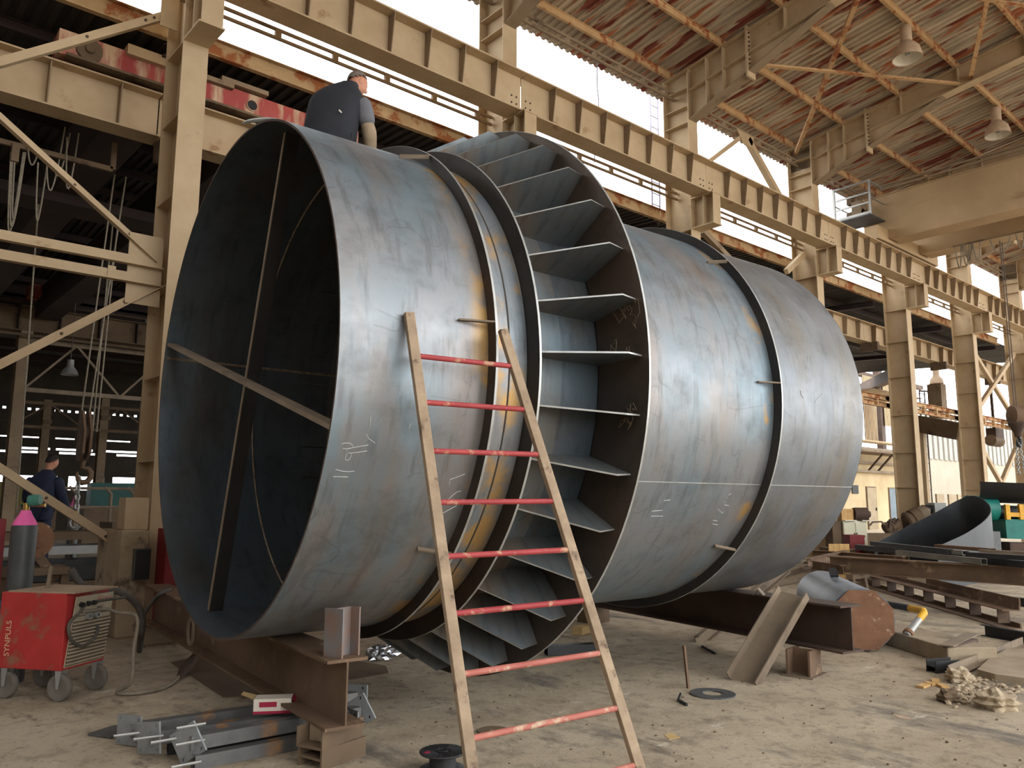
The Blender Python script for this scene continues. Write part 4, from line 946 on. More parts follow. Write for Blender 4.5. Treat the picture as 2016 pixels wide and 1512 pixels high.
arc = [(-.1+math.cos(a)*1.0, math.sin(a)*.85) for a in [math.radians(200+k*9) for k in range(9)]]
for i, (u, z) in enumerate(arc):
    for w in (0, 1.35):
        for th in (0, .02): mb.v.append(ca+V((0, 0, .85+z))+nv*(u+.8+th)+rv*(w+(-.1 if w == 0 else .0)+(i*.045)))
for i in range(8):
    a, b = 4*i, 4*i+4; mb.f += [[a, a+2, b+2, b], [a+1, b+1, b+3, a+3], [a, b, b+1, a+1], [a+2, a+3, b+3, b+2]]
mb.f += [[0, 1, 3, 2], [32, 34, 35, 33]]
o = mb.build('plate_in_work', 'black_steel', t, smooth=40)
# ------------------------------------------------------------------ workshop clutter by the far columns
M('cream_paint', (226, 222, 196), (206, 200, 172), (150, 140, 116), t3=.66, scale=2, rough=.6)
M('red_plain', (128, 34, 38), (108, 26, 32), scale=3, rough=.6)
D2 = 20.0
def fbox(px0, py0, px1, py1, dd, dep=.5):
    a, b = at_d(px0, py1, dd), at_d(px1, py0, dd); rr = V((RW.x, RW.y, 0)).normalized(); w = (b-a).dot(rr); h = b.z-a.z
    R_ = Matrix((rr, V((-rr.y, rr.x, 0)), (0, 0, 1))).transposed()
    return (V((a.x, a.y, 0))+rr*w/2+V((-rr.y, rr.x, 0))*dep/2, w, a.z, b.z, R_, rr)
t = thing('white_cabinet', 'cream steel cabinet with worn paint beyond the drum', 'cabinet', fbox(1662, 1026, 1709, 1075, D2)[0])
c, w, z0, z1, R_, rr = fbox(1662, 1026, 1709, 1075, D2, .6)
MB().box(c+V((0, 0, z1/2)), (w, .6, z1), R=R_).build('body', 'cream_paint', t)
for k in (-1, 1):
    dr_ = MB().box(c+rr*(w*.25*k)-V((-rr.y, rr.x, 0))*.31+V((0, 0, z1/2)), (w*.46, .02, z1*.92), R=R_).build('door', 'cream_paint', t)
    MB().box(c+rr*(w*.05*k)-V((-rr.y, rr.x, 0))*.33+V((0, 0, z1*.7)), (.02, .02, .16), R=R_).build('handle', 'dark_steel', dr_)
MB().box(c-rr*(w*.5+.14)+V((0, 0, z1/2)), (.22, .5, z1*1.0), R=R_).build('side_cupboard', 'drab', t)
cb_ = fbox(1665, 1003, 1680, 1024, D2)
o = MB().box(cb_[0]+V((0, 0, z1+.15)), (.3, .3, .3), R=R_); obj_at(o, 'wooden_crate', 'wood_chip', cb_[0]+V((0, 0, z1)), 'small brown crate on top of the cream cabinet', 'crate')
for k, (px, lb) in enumerate(((1688, 'dark motor part on the cream cabinet beside the crate'), (1700, 'second dark motor part on the cream cabinet'))):
    p = at_d(px, 1015, D2+.2); p.z = z1+.17
    mb = MB().lathe(p-rr*.1, rr, [(0, 0), (0, .16), (.06, .17), (.18, .17), (.2, .1), (.26, .08), (.26, 0)], 14); obj_at(mb, 'motor_part', 'rust_dark', V((p.x, p.y, z1)), lb, 'motor', smooth=40)
for k, (px, lb) in enumerate(((1672, 'white papers lying at the crate side of the cream cabinet top'), (1706, 'white papers at the outer corner of the cream cabinet top'))):
    p = at_d(px, 1026, D2+.1); p.z = z1+.012; obj_at(MB().box(p, (.3, .22, .02), R=R_), 'paper_stack', 'lamp_inside', p-V((0, 0, .01)), lb, 'paper')
c, w, z0, z1b, R_, rr = fbox(1675, 1056, 1704, 1090, D2-1.2, .4)
t = thing('red_bin', 'dark red metal bin in front of the cream cabinet', 'bin', c)
MB().box(c+V((0, 0, z1b/2)), (w, .4, z1b), R=R_).build('body', 'red_plain', t); MB().box(c+V((0, 0, z1b)), (w*1.06, .44, .05), R=R_).build('rim', 'red_plain', t)
c, w, z0, z1b, R_, rr = fbox(1632, 1071, 1673, 1092, D2-2, .6)
t = thing('wooden_crate', 'long low wooden crate beside the red bin', 'crate', c)
for k in range(4): MB().box(c+rr*(w*(k-1.5)/4)-V((-rr.y, rr.x, 0))*.3+V((0, 0, z1b/2)), (w/4.2, .03, z1b), R=R_).build('plank', 'wood_chip', t)
MB().box(c+V((0, 0, z1b*.45)), (w, .56, z1b*.85), R=R_).build('box_body', 'drab', t)
c, w, z0, z1b, R_, rr = fbox(1843, 990, 1866, 1012, 24.5, .6)
t = thing('machine_box', 'grey control box on a stand behind the curled plate', 'box', c)
MB().box(c+V((0, 0, z1b-.25)), (w, .5, .5), R=R_).build('housing', 'galv', t); MB().box(c+V((0, 0, (z1b-.5)/2)), (w*.8, .4, z1b-.5), R=R_).build('stand', 'drab', t); MB().lathe(c-rr*(w*.5)+V((0, 0, z1b-.2)), -rr, [(0, .14), (.14, .14), (.14, 0)], 14).build('motor', 'dark_steel', t)
# heap of pump parts behind the plate's low end
for k, (px, py, r, lb) in enumerate(((1798, 1022, .3, 'tilted grey compressor drum behind the curled plate'), (1812, 1012, .22, 'ribbed motor leaning on the far column'), (1755, 1035, .18, 'rusty bracketed pump part behind the curled plate'))):
    p = at_d(px, py, 24.5); ax_ = (rr+V((0, 0, .45))).normalized()
    t = thing('pump_part', lb, 'machine part', V((p.x, p.y, 0)))
    MB().lathe(p-ax_*.25, ax_, [(0, 0), (0, r*.8), (.05, r), (.12, r), (.14, r*.85), (.2, r*.85), (.22, r), (.45, r), (.5, r*.6), (.6, 0)], 18).build('casing', 'drab' if k != 1 else 'dust_steel', t, smooth=35)
    MB().box(V((p.x, p.y, (p.z-.1)/2)), (r*1.6, r*1.4, max(.1, p.z-.1)), R=R_).build('stand', 'rust_dark', t)
t = thing('pipe_trolley', 'thin bent pipe trolley beside the cream cabinet', 'trolley', at_d(1730, 1060, 24)*1)
t.location.z = 0; MW[t.name] = Matrix.Translation(t.location)
MB().tube([at_d(1712, 1035, 24), at_d(1718, 1028, 24), at_d(1735, 1027, 24), at_d(1742, 1033, 24)], .03, 6).build('handle', 'dust_steel', t); MB().tube([at_d(1750, 1040, 24), at_d(1752, 1024, 24), at_d(1762, 1030, 24), at_d(1770, 1022, 24)], .05, 6).build('bent_bar', 'rust_dark', t)
q = at_d(1735, 1050, 24); MB().box(V((q.x, q.y, q.z/2)), (1.2, .5, q.z), R=R_).build('bed', 'drab', t)
# ------------------------------------------------------------------ far walls past the drum
M('cream_wall', (190, 172, 138), (172, 152, 118), (148, 122, 90), t3=.64, scale=.6, s3=.8, st3=(1, 1, .6), rough=.9)
M('white_wall', (158, 151, 136), (146, 138, 122), scale=.6, rough=.9)
M('door_tan', (160, 144, 118), (140, 124, 100), scale=1.5, rough=.8); M('door_blue', (110, 122, 130), (90, 104, 112), scale=1.5, rough=.7)
M('cladding', (176, 154, 120), (158, 136, 104), scale=1, rough=.8)
YW = 24.0
def wy(px, py, Y=YW): return aY(px, py, Y)
x0, x1 = wy(1640, 1000).x, wy(1768, 1000).x
w1 = MB().bb((x0-14, YW, 0), (x1+1, YW+.2, wy(1700, 885).z)).build('wall_right', 'cream_wall'); tag(w1, kind='structure')
for px0, px1, py, mt_, i in ((1705, 1722, 960, 'door_tan', 1), (1749, 1765, 962, 'door_blue', 2)):
    a, b = wy(px0, py), wy(px1, py); o = MB().bb((a.x, YW-.08, 0), (b.x, YW-.01, a.z)).build('door_%d' % i, mt_); tag(o, kind='structure')
    MB().bb((a.x-.08, YW-.06, 0), (a.x, YW, a.z+.08)).bb((b.x, YW-.06, 0), (b.x+.08, YW, a.z+.08)).bb((a.x, YW-.06, a.z), (b.x, YW, a.z+.08)).build('door_frame', 'drab', o)
    MB().bb((b.x-.2, YW-.14, a.z*.45), (b.x-.12, YW-.08, a.z*.52)).build('door_handle', 'dark_steel', o)
a, b = wy(1676, 955), wy(1689, 972); o = MB().bb((a.x, YW-.06, b.z), (b.x, YW-.01, a.z)).build('window_1', 'black_steel'); tag(o, kind='structure')
# ribbed cladding hung above, in two panels
for px0, px1, py0, py1, lb, sl in ((1697, 1730, 738, 872, 'wide ribbed tan cladding panel hung high beyond the drum', 0), (1736, 1757, 735, 840, 'narrow ribbed tan cladding panel beside the far column', 0)):
    a, b = wy(px0, py0), wy(px1, py1); t = thing('ribbed_cladding', lb, 'cladding', (a.x, YW, b.z), group='tan cladding panels')
    n = 9 if px1-px0 > 25 else 6; w = (b.x-a.x)/n
    for k in range(n): MB().bb((a.x+k*w, YW-.02, b.z), (a.x+k*w+w*.55, YW, a.z)).build('rib', 'cladding', t)
    MB().bb((a.x, YW, b.z), (b.x, YW+.05, a.z)).build('backing', 'rust_dark', t)
t = thing('cladding_truss', 'dark brown steel frame carrying the tan cladding', 'frame', (wy(1733, 900).x, YW+.3, 0))
a = wy(1730, 700); b = wy(1737, 700)
MB().bb((a.x, YW+.1, 0), (b.x, YW+.5, a.z+1)).build('post', 'rust_dark', t)
MB().bar(aY(1690, 770, YW+.3), aY(1765, 735, YW-6), .5, .6).build('rafter', 'rust_dark', t)
MB().bar((x0-10, YW+.3, wy(1700, 735).z), (x1+6, YW+.3, wy(1700, 735).z), .3, .3).build('rail', 'rust_dark', t)
# mezzanine with stored steel
t = thing('storage_rack', 'brown mezzanine rack loaded with steel lengths over the cream wall', 'rack', (wy(1720, 900).x, YW-1, 0))
za, zb = wy(1720, 893).z, wy(1720, 880).z
MB().bb((x0-6, YW-1.6, za-.12), (x1, YW-.1, za)).build('deck', 'drab', t)
for k in range(5): MB().bb((x0-6, YW-1.5+k*.28, za), (x1-.3*k, YW-1.4+k*.28, za+.12+.08*(k % 2))).build('steel_length', 'dust_steel', t)
for k in range(3): MB().bb((x0-6, YW-1.4+k*.3, zb+.1), (x1-.4*k, YW-1.25+k*.3, zb+.2)).build('steel_length', 'cladding', t)
for px in (1697, 1716, 1760): p = wy(px, 900); MB().bar((p.x, YW-1.4, za-.1), (p.x+.5, YW-.1, za-1.2), .1, .1).build('bracket', 'rust_dark', t)
for z in (wy(1720, 933).z+.05, wy(1720, 915).z): MB().bb((x0-6, YW-.3, z), (x1, YW-.1, z+.15)).build('ledge', 'dust_steel', t)
# lighter low roof of the building behind
t = thing('ceiling', None, None, (0, 0, 0), kind='structure')
zr = 8.6
s0 = sheet_mb(23.7, 20.8, lambda y: zr-.3).build('roof_sheet', 'roof_sheet', t)
for k in range(46, 53):
    q = s0 if k == 46 else s0.copy()
    if k > 46: COL.objects.link(q)
    q.location.x = float(k)
# white building outside
XO = 62.
w2 = MB().bb((XO, 18, 0), (XO+26, 18.3, 4.2)).build('wall_outside', 'white_wall'); tag(w2, kind='structure')
M('white_metal', (150, 147, 140), (138, 134, 126), scale=1, rough=.7)
t = thing('white_shed', 'bright white ribbed shed outside past the far columns', 'building', (XO+20, 30, 0))
p0, p1 = aY(1812, 800, 30), aY(1990, 800, 30); zt = aY(1850, 808, 30).z; zb = aY(1850, 905, 30).z
MB().bb((p0.x-6, 30, 0), (p1.x+40, 30.3, zb)).build('wall', 'white_wall', t)
n = 60; w = (p1.x+40-p0.x+6)/n
for k in range(n): MB().bb((p0.x-6+k*w, 29.9, zb), (p0.x-6+k*w+w*.6, 30.1, zt)).build('rib', 'white_metal', t)
MB().bb((p0.x-6, 30.1, zb), (p1.x+40, 30.2, zt)).build('backing', 'white_wall', t)
for px in (1840, 1864, 1882):
    a = aY(px, 968, 18)
    o = MB().bb((a.x, 17.9, 0), (a.x+1.0, 17.99, 2.2)).build('door_3', 'door_tan'); tag(o, kind='structure')
t = thing('gantry_beam', 'dark brown box beam crossing between the far columns outside', 'beam', (46, 14, 0))
a, b = aY(1812, 835, 15), aY(1893, 850, 13.2)
MB().bar(a-V((0, 0, .0)), b, .6, .75).build('box_beam', 'drab', t); MB().bb((b.x-.15, b.y-.15, 0), (b.x+.15, b.y+.15, b.z+.3)).build('post', 'beige', t); MB().bb((a.x-.15, a.y-.15, 0), (a.x+.15, a.y+.15, a.z+.3)).build('post', 'beige', t)
cbx = aY(1846, 795, 14.6); MB().bb((cbx.x-.3, 14.3, a.z+.3), (cbx.x+.3, 14.9, cbx.z+.9)).build('control_box', 'beige_dark', t)
t = thing('cage_ladder', 'thin caged access ladder outside past the far columns', 'ladder', aY(1818, 860, 15)*1); t.location.z = 0; MW[t.name] = Matrix.Translation(t.location)
la, lb_ = aY(1816, 860, 15), aY(1826, 860, 15); zt_ = aY(1820, 772, 15).z
for p in (la, lb_): MB().tube([(p.x, 15, 0), (p.x, 15, zt_)], .03, 5).build('side_rail', 'rail_dark', t)
for k in range(12): MB().tube([(la.x, 15, zt_-.4*k-.1), (lb_.x, 15, zt_-.4*k-.1)], .02, 5).build('rung', 'rail_dark', t)
MB().tube([(la.x, 15, zt_), aY(1850, 772, 15), aY(1856, 790, 15)], .04, 5).build('hoop', 'rail_dark', t)
p = aY(1843, 742, 20)
t = thing('bell_lamp', 'dark bell lamp hanging in the bright gap past the drum', 'lamp', (p.x, 20, p.z-.4))
MB().lathe((p.x, 20, p.z-.45), (0, 0, 1), [(0, .42), (.3, .36), (.5, .2), (.9, .18), (1, .05)], 14).build('shade', 'drab', t, smooth=45); MB().tube([(p.x, 20, p.z+.5), (p.x, 20, 8.9)], .03, 5).build('cord', 'rail_dark', t)
p = aY(1958, 855, 12.62)
t = thing('hoist_trolley', 'dark hoist trolley with motor hanging at the far right gap', 'hoist', (p.x, 12.62, p.z-.4))
MB().bb((p.x-.5, 12.4, p.z-.2), (p.x+.5, 12.8, p.z+.25)).build('frame', 'rust_dark', t); MB().lathe((p.x-.6, 12.62, p.z-.3), (1, 0, 0), [(0, 0), (0, .25), (1.1, .25), (1.1, 0)], 14).build('drum', 'drab', t, smooth=40); MB().bar((p.x, 12.62, p.z+.2), (p.x, 12.62, 7.27), .1, .1).build('hanger', 'rust_dark', t)
# ------------------------------------------------------------------ lower left: welder, gas bottle, plinth
M('welder_red', (182, 56, 52), (160, 44, 44), (140, 94, 74), t3=.53, scale=3, s3=3.5, rough=.55)
M('welder_beige', (178, 164, 140), (150, 138, 118), (120, 108, 92), t3=.62, scale=4, rough=.7); M('dust_top', (168, 146, 122), (146, 124, 102), scale=3, rough=.9)
M('rubber', (120, 112, 102), (96, 90, 82), scale=6, rough=.8); M('cable_black', (70, 66, 62), (96, 88, 78), scale=8, rough=.7); M('patch_blue', (66, 92, 118), (84, 104, 122), scale=6, rough=.6)
C0 = aZ(119, 1322, .25); e1 = V((.80, .60, 0)).normalized(); e2 = V((-.60, .80, 0)); W1, W2, HH = .52, .66, .64
t = thing('welding_machine', 'red welding machine with louvred beige front on castor wheels', 'welding machine', (C0.x, C0.y, 0))
def wp(a, b, z): return C0+e1*a+e2*b+V((0, 0, z))+V((.05, -.04, 0))*(z/.64)
RB = Matrix((e1, e2, (0, 0, 1))).transposed()
MB().prism([wp(0, 0, 0), wp(W1, 0, 0), wp(W1, W2, 0), wp(0, W2, 0)], (0, 0, HH)).build('body', 'welder_red', t, bevel=.008)
MB().prism([wp(-.01, -.01, HH), wp(W1+.01, -.01, HH), wp(W1+.01, W2, HH), wp(-.01, W2, HH)], (0, 0, .012)).build('top_cover', 'dust_top', t)
fp = MB().prism([wp(.03, -.006, .02), wp(W1-.03, -.006, .02), wp(W1-.03, -.006, HH-.03), wp(.03, -.006, HH-.03)], e2*.01).build('front_panel', 'welder_beige', t)
for k in range(12):
    z = .05+k*.03; MB().bar(wp(.035, -.014, z), wp(W1-.035, -.014, z), .02, .013, up=(0, 0, 1)).build('louvre', 'welder_beige', fp)
MB().prism([wp(.032, -.008, .03), wp(W1-.032, -.008, .03), wp(W1-.032, -.008, .4), wp(.032, -.008, .4)], e2*.004).build('louvre_recess', 'drab', fp)
for a in (.09, .17, .24): MB().lathe(wp(a, -.006, HH-.1), -e2, [(0, .022), (.03, .02), (.03, 0)], 12).build('knob', 'black_steel', fp, smooth=40)
for a in (.19, .29): MB().lathe(wp(a, -.006, .43), -e2, [(0, .03), (.04, .028), (.04, .015), (.02, .015)], 12).build('socket', 'galv', fp, smooth=40)
MB().prism([wp(.03, -.014, HH-.2), wp(W1-.03, -.014, HH-.2), wp(W1-.03, -.014, HH-.195), wp(.03, -.014, HH-.195)], e2*.008).build('panel_edge', 'drab', fp)
flat_text('JÄCKLE', .055, 'welder_red', wp(.29, -.008, HH-.1), e1, (0, 0, 1), t); flat_text('MIG', .045, 'black_steel', wp(.3, -.008, HH-.17), e1, (0, 0, 1), t)
M('pale_print', (206, 178, 140), rough=.8)
flat_text('SYNPULS', .075, 'pale_print', wp(-.002, W2-.12, .1), (0, 0, 1), e2, t)
for r_ in range(3):
    for k in range(3): MB().prism([wp(-.003, W2-.05-.085*k, HH-.15-.03*r_), wp(-.003, W2-.125-.085*k, HH-.15-.03*r_), wp(-.003, W2-.125-.085*k, HH-.135-.03*r_), wp(-.003, W2-.05-.085*k, HH-.135-.03*r_)], e1*.004).build('vent_slot', 'pale_print', t)
pb_ = [wp(-.002, .2, .24), wp(-.002, .16, .3), wp(-.002, .15, .4), wp(-.002, .18, .42), wp(-.002, .26, .36), wp(-.002, .31, .29), wp(-.002, .28, .24)]
MB().prism(pb_, e1*.004).build('paint_patch', 'patch_blue', t)
for a, b in ((0.03, 0.02), (W1-.06, 0.02), (0.03, W2-.1), (W1-.06, W2-.1)):
    p = wp(a, b, 0); q = V((p.x, p.y, .112))
    w_ = MB().lathe(q-e1*.02, e1, [(0, .0), (0, .075), (-.005, .085), (-.002, .108), (.005, .112), (.037, .112), (.044, .108), (.046, .085), (.04, .075), (.04, 0)], 20).build('castor_wheel', 'rubber', t, smooth=40)
    MB().prism([q-e1*.035+e2*.03+V((0, 0, .14)), q-e1*.035-e2*.03+V((0, 0, .14)), q-e1*.035-e2*.012+V((0, 0, -.01)), q-e1*.035+e2*.012+V((0, 0, -.01))], e1*.006).build('castor_fork', 'galv', w_)
    MB().prism([q+e1*.035+e2*.03+V((0, 0, .14)), q+e1*.035-e2*.03+V((0, 0, .14)), q+e1*.035-e2*.012+V((0, 0, -.01)), q+e1*.035+e2*.012+V((0, 0, -.01))], e1*.006).build('castor_fork', 'galv', w_)
MB().tube([wp(.25, .5, HH), wp(.25, .5, HH+.2)], .018, 8).build('spool_pin', 'dust_steel', t)
M('dust_cable', (150, 138, 120), (120, 108, 92), scale=8, rough=.8)
def spl(pts, n=6):
    P = [V(p) for p in pts]; out = []
    for i in range(len(P)-1):
        a, b, c, d = P[max(i-1, 0)], P[i], P[i+1], P[min(i+2, len(P)-1)]
        for k in range(n):
            f = k/n; out.append(.5*((2*b)+(c-a)*f+(2*a-5*b+4*c-d)*f*f+(3*b-a-3*c+d)*f**3))
    return out+[P[-1]]
fy = C0.y
def onf(px, py, off=.06):   # point just in front of the welder's front panel
    d_ = ray(px, py); n_ = -e2; o_ = C0-e2*off; return CAM+d_*((o_-CAM).dot(n_)/d_.dot(n_))
MB().tube(spl([onf(184, 1226, .02), onf(192, 1235), onf(190, 1248), onf(178, 1264), onf(160, 1272), onf(142, 1262), onf(135, 1240), onf(140, 1222), onf(155, 1208), onf(170, 1190), onf(200, 1182), onf(245, 1176)]), .014, 8).build('cable', 'cable_black', t, smooth=60)
c_ = thing('welding_cable', 'dusty welding cable running from the red machine along the floor', 'cable', (2.3, 7.6, 0))
MB().tube(spl([onf(160, 1204), onf(180, 1202), onf(210, 1199), onf(230, 1206), V((2.38, 7.98, .62)), V((2.35, 7.9, .35)), V((2.3, 7.75, .1)), aZ(232, 1360, .02), aZ(240, 1366, .02), aZ(290, 1362, .02), aZ(330, 1350, .02), aZ(352, 1332, .03)]), .016, 8).build('cable', 'dust_cable', c_, smooth=60)
g_ = [aZ(352, 1332, .03), aZ(362, 1318, .06), aZ(378, 1300, .12), aZ(396, 1275, .2)]
MB().tube(g_, [.022, .05, .045, .012], 8).build('electrode_holder', 'rust_dark', c_, smooth=50)
c_ = thing('hose_bundle', 'thick taped hose bundle arching behind the red machine', 'hose', (2.6, 9.2, 0))
MB().tube(spl([aY(140, 1120, 9.), aY(160, 1150, 9.), aY(195, 1162, 9.), aY(235, 1165, 9.), aY(265, 1185, 9.), aY(280, 1215, 9.), aY(278, 1250, 9.), aZ(275, 1280, .03)]), .035, 8).build('hose', 'cable_black', c_, smooth=60)
MB().tube(spl([aY(282, 1212, 9.05), aY(300, 1185, 9.1), aY(320, 1165, 9.3), aY(345, 1160, 9.9)]), .022, 8).build('hose', 'cable_black', c_, smooth=60)
# gas bottle
M('bottle_grey', (78, 80, 79), (58, 60, 60), (130, 130, 126), t3=.62, scale=3, st3=(3, 3, .6), s3=2, rough=.5); M('pink', (240, 112, 176), (232, 96, 164), rough=.6, scale=4); M('regulator_green', (60, 120, 104), rough=.5); M('brass', (190, 156, 84), (160, 126, 66), scale=10, rough=.4, metal=.8)
gx = aY(37, 1160, 8.95)
t = thing('gas_bottle', 'grey gas bottle with pink shoulder and green regulator', 'gas bottle', (gx.x, gx.y, 0))
G0 = V((gx.x, gx.y, 0)); zt = aY(37, 1040, 8.95).z
MB().lathe(G0, (0, 0, 1), [(0, 0), (0, .105), (.03, .112), (zt-.0, .112), (zt+.05, .1)], 28).build('bottle_body', 'bottle_grey', t, smooth=40)
MB().lathe(G0, (0, 0, 1), [(zt+.03, .108), (zt+.07, .093), (zt+.13, .058), (zt+.17, .04), (zt+.17, 0)], 28).build('shoulder', 'pink', t, smooth=50)
MB().lathe(G0, (0, 0, 1), [(zt+.17, .03), (zt+.24, .03), (zt+.24, 0)], 12).build('valve', 'brass', t, smooth=40)
MB().lathe(G0+V((.02, -.02, zt+.26)), (.8, -.6, .1), [(0, 0), (0, .055), (.05, .06), (.1, .05), (.1, 0)], 18).build('regulator', 'regulator_green', t, smooth=40)
MB().lathe(G0+V((.05, .0, zt+.22)), (.8, -.6, 0), [(0, .02), (.12, .02), (.12, 0)], 10).build('gauge', 'brass', t, smooth=40)
t = thing('blue_case', 'faded blue and red machine edge at the extreme left behind the welder', 'machine', aY(-10, 1180, 9.2)*1); t.location.z = 0; MW[t.name] = Matrix.Translation(t.location)
pp = t.location; MB().bb((pp.x-.5, 9.1, 0), (pp.x+.06, 9.5, .72)).build('body', 'patch_blue', t); MB().bb((pp.x-.5, 9.3, .72), (pp.x+.05, 9.6, 1.5)).build('panel', 'red_plain', t)
# bench grinder disc
gp = aY(66, 1063, 10.4)
t = thing('cutoff_wheel', 'brown cut-off wheel machine behind the gas bottle', 'machine', (gp.x, gp.y, 0))
MB().lathe((gp.x, gp.y-.03, gp.z), (.3, -1, 0), [(0, 0), (0, .2), (.05, .2), (.05, .16), (.06, .09), (.08, .08), (.08, 0)], 28).build('wheel_guard', 'rust_orange', t, smooth=30); MB().bar((gp.x, gp.y, gp.z-.1), (gp.x+.25, gp.y, gp.z-.45), .12, .1).build('arm', 'rust_steel', t)
MB().bb((gp.x-.35, gp.y-.2, gp.z-.38), (gp.x+.35, gp.y+.3, gp.z-.3)).build('table', 'drab', t)
for sx in (-.3, .28): MB().bb((gp.x+sx, gp.y-.15, 0), (gp.x+sx+.08, gp.y-.05, gp.z-.38)).build('leg', 'drab', t)
# plinth with meter box at the column foot
M('plinth', (176, 158, 130), (148, 130, 104), (112, 96, 80), t3=.56, scale=2, s3=3, rough=.9, bump=.3)
obj_at(MB().bb((2.98, 10.84, 0), (3.32, 11.9, 1.31)), 'concrete_plinth', 'plinth', (3.14, 11.3, 0), 'stained concrete plinth at the foot of the column by the drum mouth', 'plinth', bevel=.015)
t = thing('meter_box', 'small grey steel meter box on the front of the concrete plinth', 'box', (3.2, 10.8, .66))
MB().bb((3.13, 10.74, .7), (3.32, 10.835, 1.08)).build('case', 'grey_steel', t); MB().bb((3.14, 10.725, .71), (3.31, 10.74, 1.07)).build('lid', 'dark_steel', t)
obj_at(MB().bb((3.03, 10.95, 1.311), (3.32, 11.25, 1.72)), 'steel_casing', 'beige', (3.15, 11.1, 1.311), 'scuffed beige steel casing standing on the concrete plinth', 'casing', bevel=.01)
t = thing('red_cabinet', 'dark red cabinet with a white paint mark behind the drum rim', 'cabinet', (3.75, 10.6, 0))
MB().bb((3.42, 10.5, 0), (4.1, 10.85, 1.33)).build('body', 'red_plain', t)
MB().tube([(3.46, 10.495, 1.02), (3.52, 10.495, 1.06), (3.58, 10.495, 1.02), (3.55, 10.495, .93), (3.58, 10.495, .84)], .016, 6).build('paint_mark', 'lamp_inside', t)
# ------------------------------------------------------------------ steel stock in the side bay, where the man works
t = thing('plate_stack', 'stack of dusty steel plates under the working man', 'steel stack', (2.7, 13.9, 0))
for k in range(6):
    dx = .12*math.sin(k*2.1); MB().bb((1.2+dx, 13.3, k*.103), (5.4+dx, 14.7+.1*(k % 2), k*.103+.09)).build('plate', ('grey_steel', 'drab', 'dark_steel')[k % 3], t)
t = thing('steel_rack', 'long rack of grey steel sections beyond the plate stack', 'rack', (3, 15.6, 0))
for k in range(4): MB().bb((1.5, 15.2, .3+k*.24), (8, 15.9, .44+k*.24)).build('section', ('grey_steel', 'dark_steel', 'galv', 'drab')[k], t)
for x in (1.7, 4, 7): MB().bb((x, 15.15, 0), (x+.1, 15.95, 1.3)).build('upright', 'drab', t)
t = thing('pipe_railing', 'bent pipe railing in the gloom beside the crane chain', 'railing', (4, 16.5, 0))
for z in (1.55, 1.9): MB().tube([(3.05, 16.5, z), (5.2, 16.5, z)], .03, 6).build('rail', 'dust_steel', t)
for x in (3.1, 3.7, 4.3, 4.7): MB().tube([(x, 16.5, 0), (x, 16.5, 1.8), (x-.12, 16.5, 1.93)], .03, 6).build('post', 'dust_steel', t)
p = aY(146, 1005, 20.0)
t = thing('gas_bottle', 'distant grey gas bottle with pink cap beside the chain', 'gas bottle', (p.x, 20.0, 0))
MB().lathe((p.x, 20.0, 0), (0, 0, 1), [(0, 0), (0, .11), (p.z+.05, .11), (p.z+.1, .1)], 18).build('bottle_body', 'bottle_grey', t, smooth=40); MB().lathe((p.x, 20.0, 0), (0, 0, 1), [(p.z+.1, .1), (p.z+.22, .05), (p.z+.32, .03), (p.z+.32, 0)], 18).build('shoulder', 'pink', t, smooth=40)
M('teal', (40, 92, 84), (30, 74, 70), scale=2, rough=.6); M('olive', (110, 104, 44), (92, 84, 36), scale=2, rough=.7)
for px, mt_, lb in ((225, 'teal', 'teal machine housing far back in the side bay'), (40, 'olive', 'olive machine housing far back at the left edge')):
    p = aY(px, 980, 33); t = thing('far_machine', lb, 'machine', (p.x, 33, 0)); MB().bb((p.x-1.1, 32.6, 0), (p.x+1.1, 33.4, p.z-.3)).build('base', 'drab', t); MB().bb((p.x-.9, 32.7, p.z-.3), (p.x+.6, 33.3, p.z+.55)).build('housing', mt_, t); MB().bb((p.x+.6, 32.8, p.z-.3), (p.x+1.0, 33.2, p.z+.1)).build('gearbox', 'dark_steel', t)
t = thing('curved_strip', 'dark curved steel strips leaning in the back of the side bay', 'strip', (7.2, 22, 0))
for k in range(3): MB().tube(spl([(6.3+k*.5, 22, 0), (6.35+k*.5, 22, 1.6), (6.5+k*.5, 22, 2.2), (6.8+k*.5, 22, 2.4)]), .05, 6).build('strip', 'grey_steel', t)
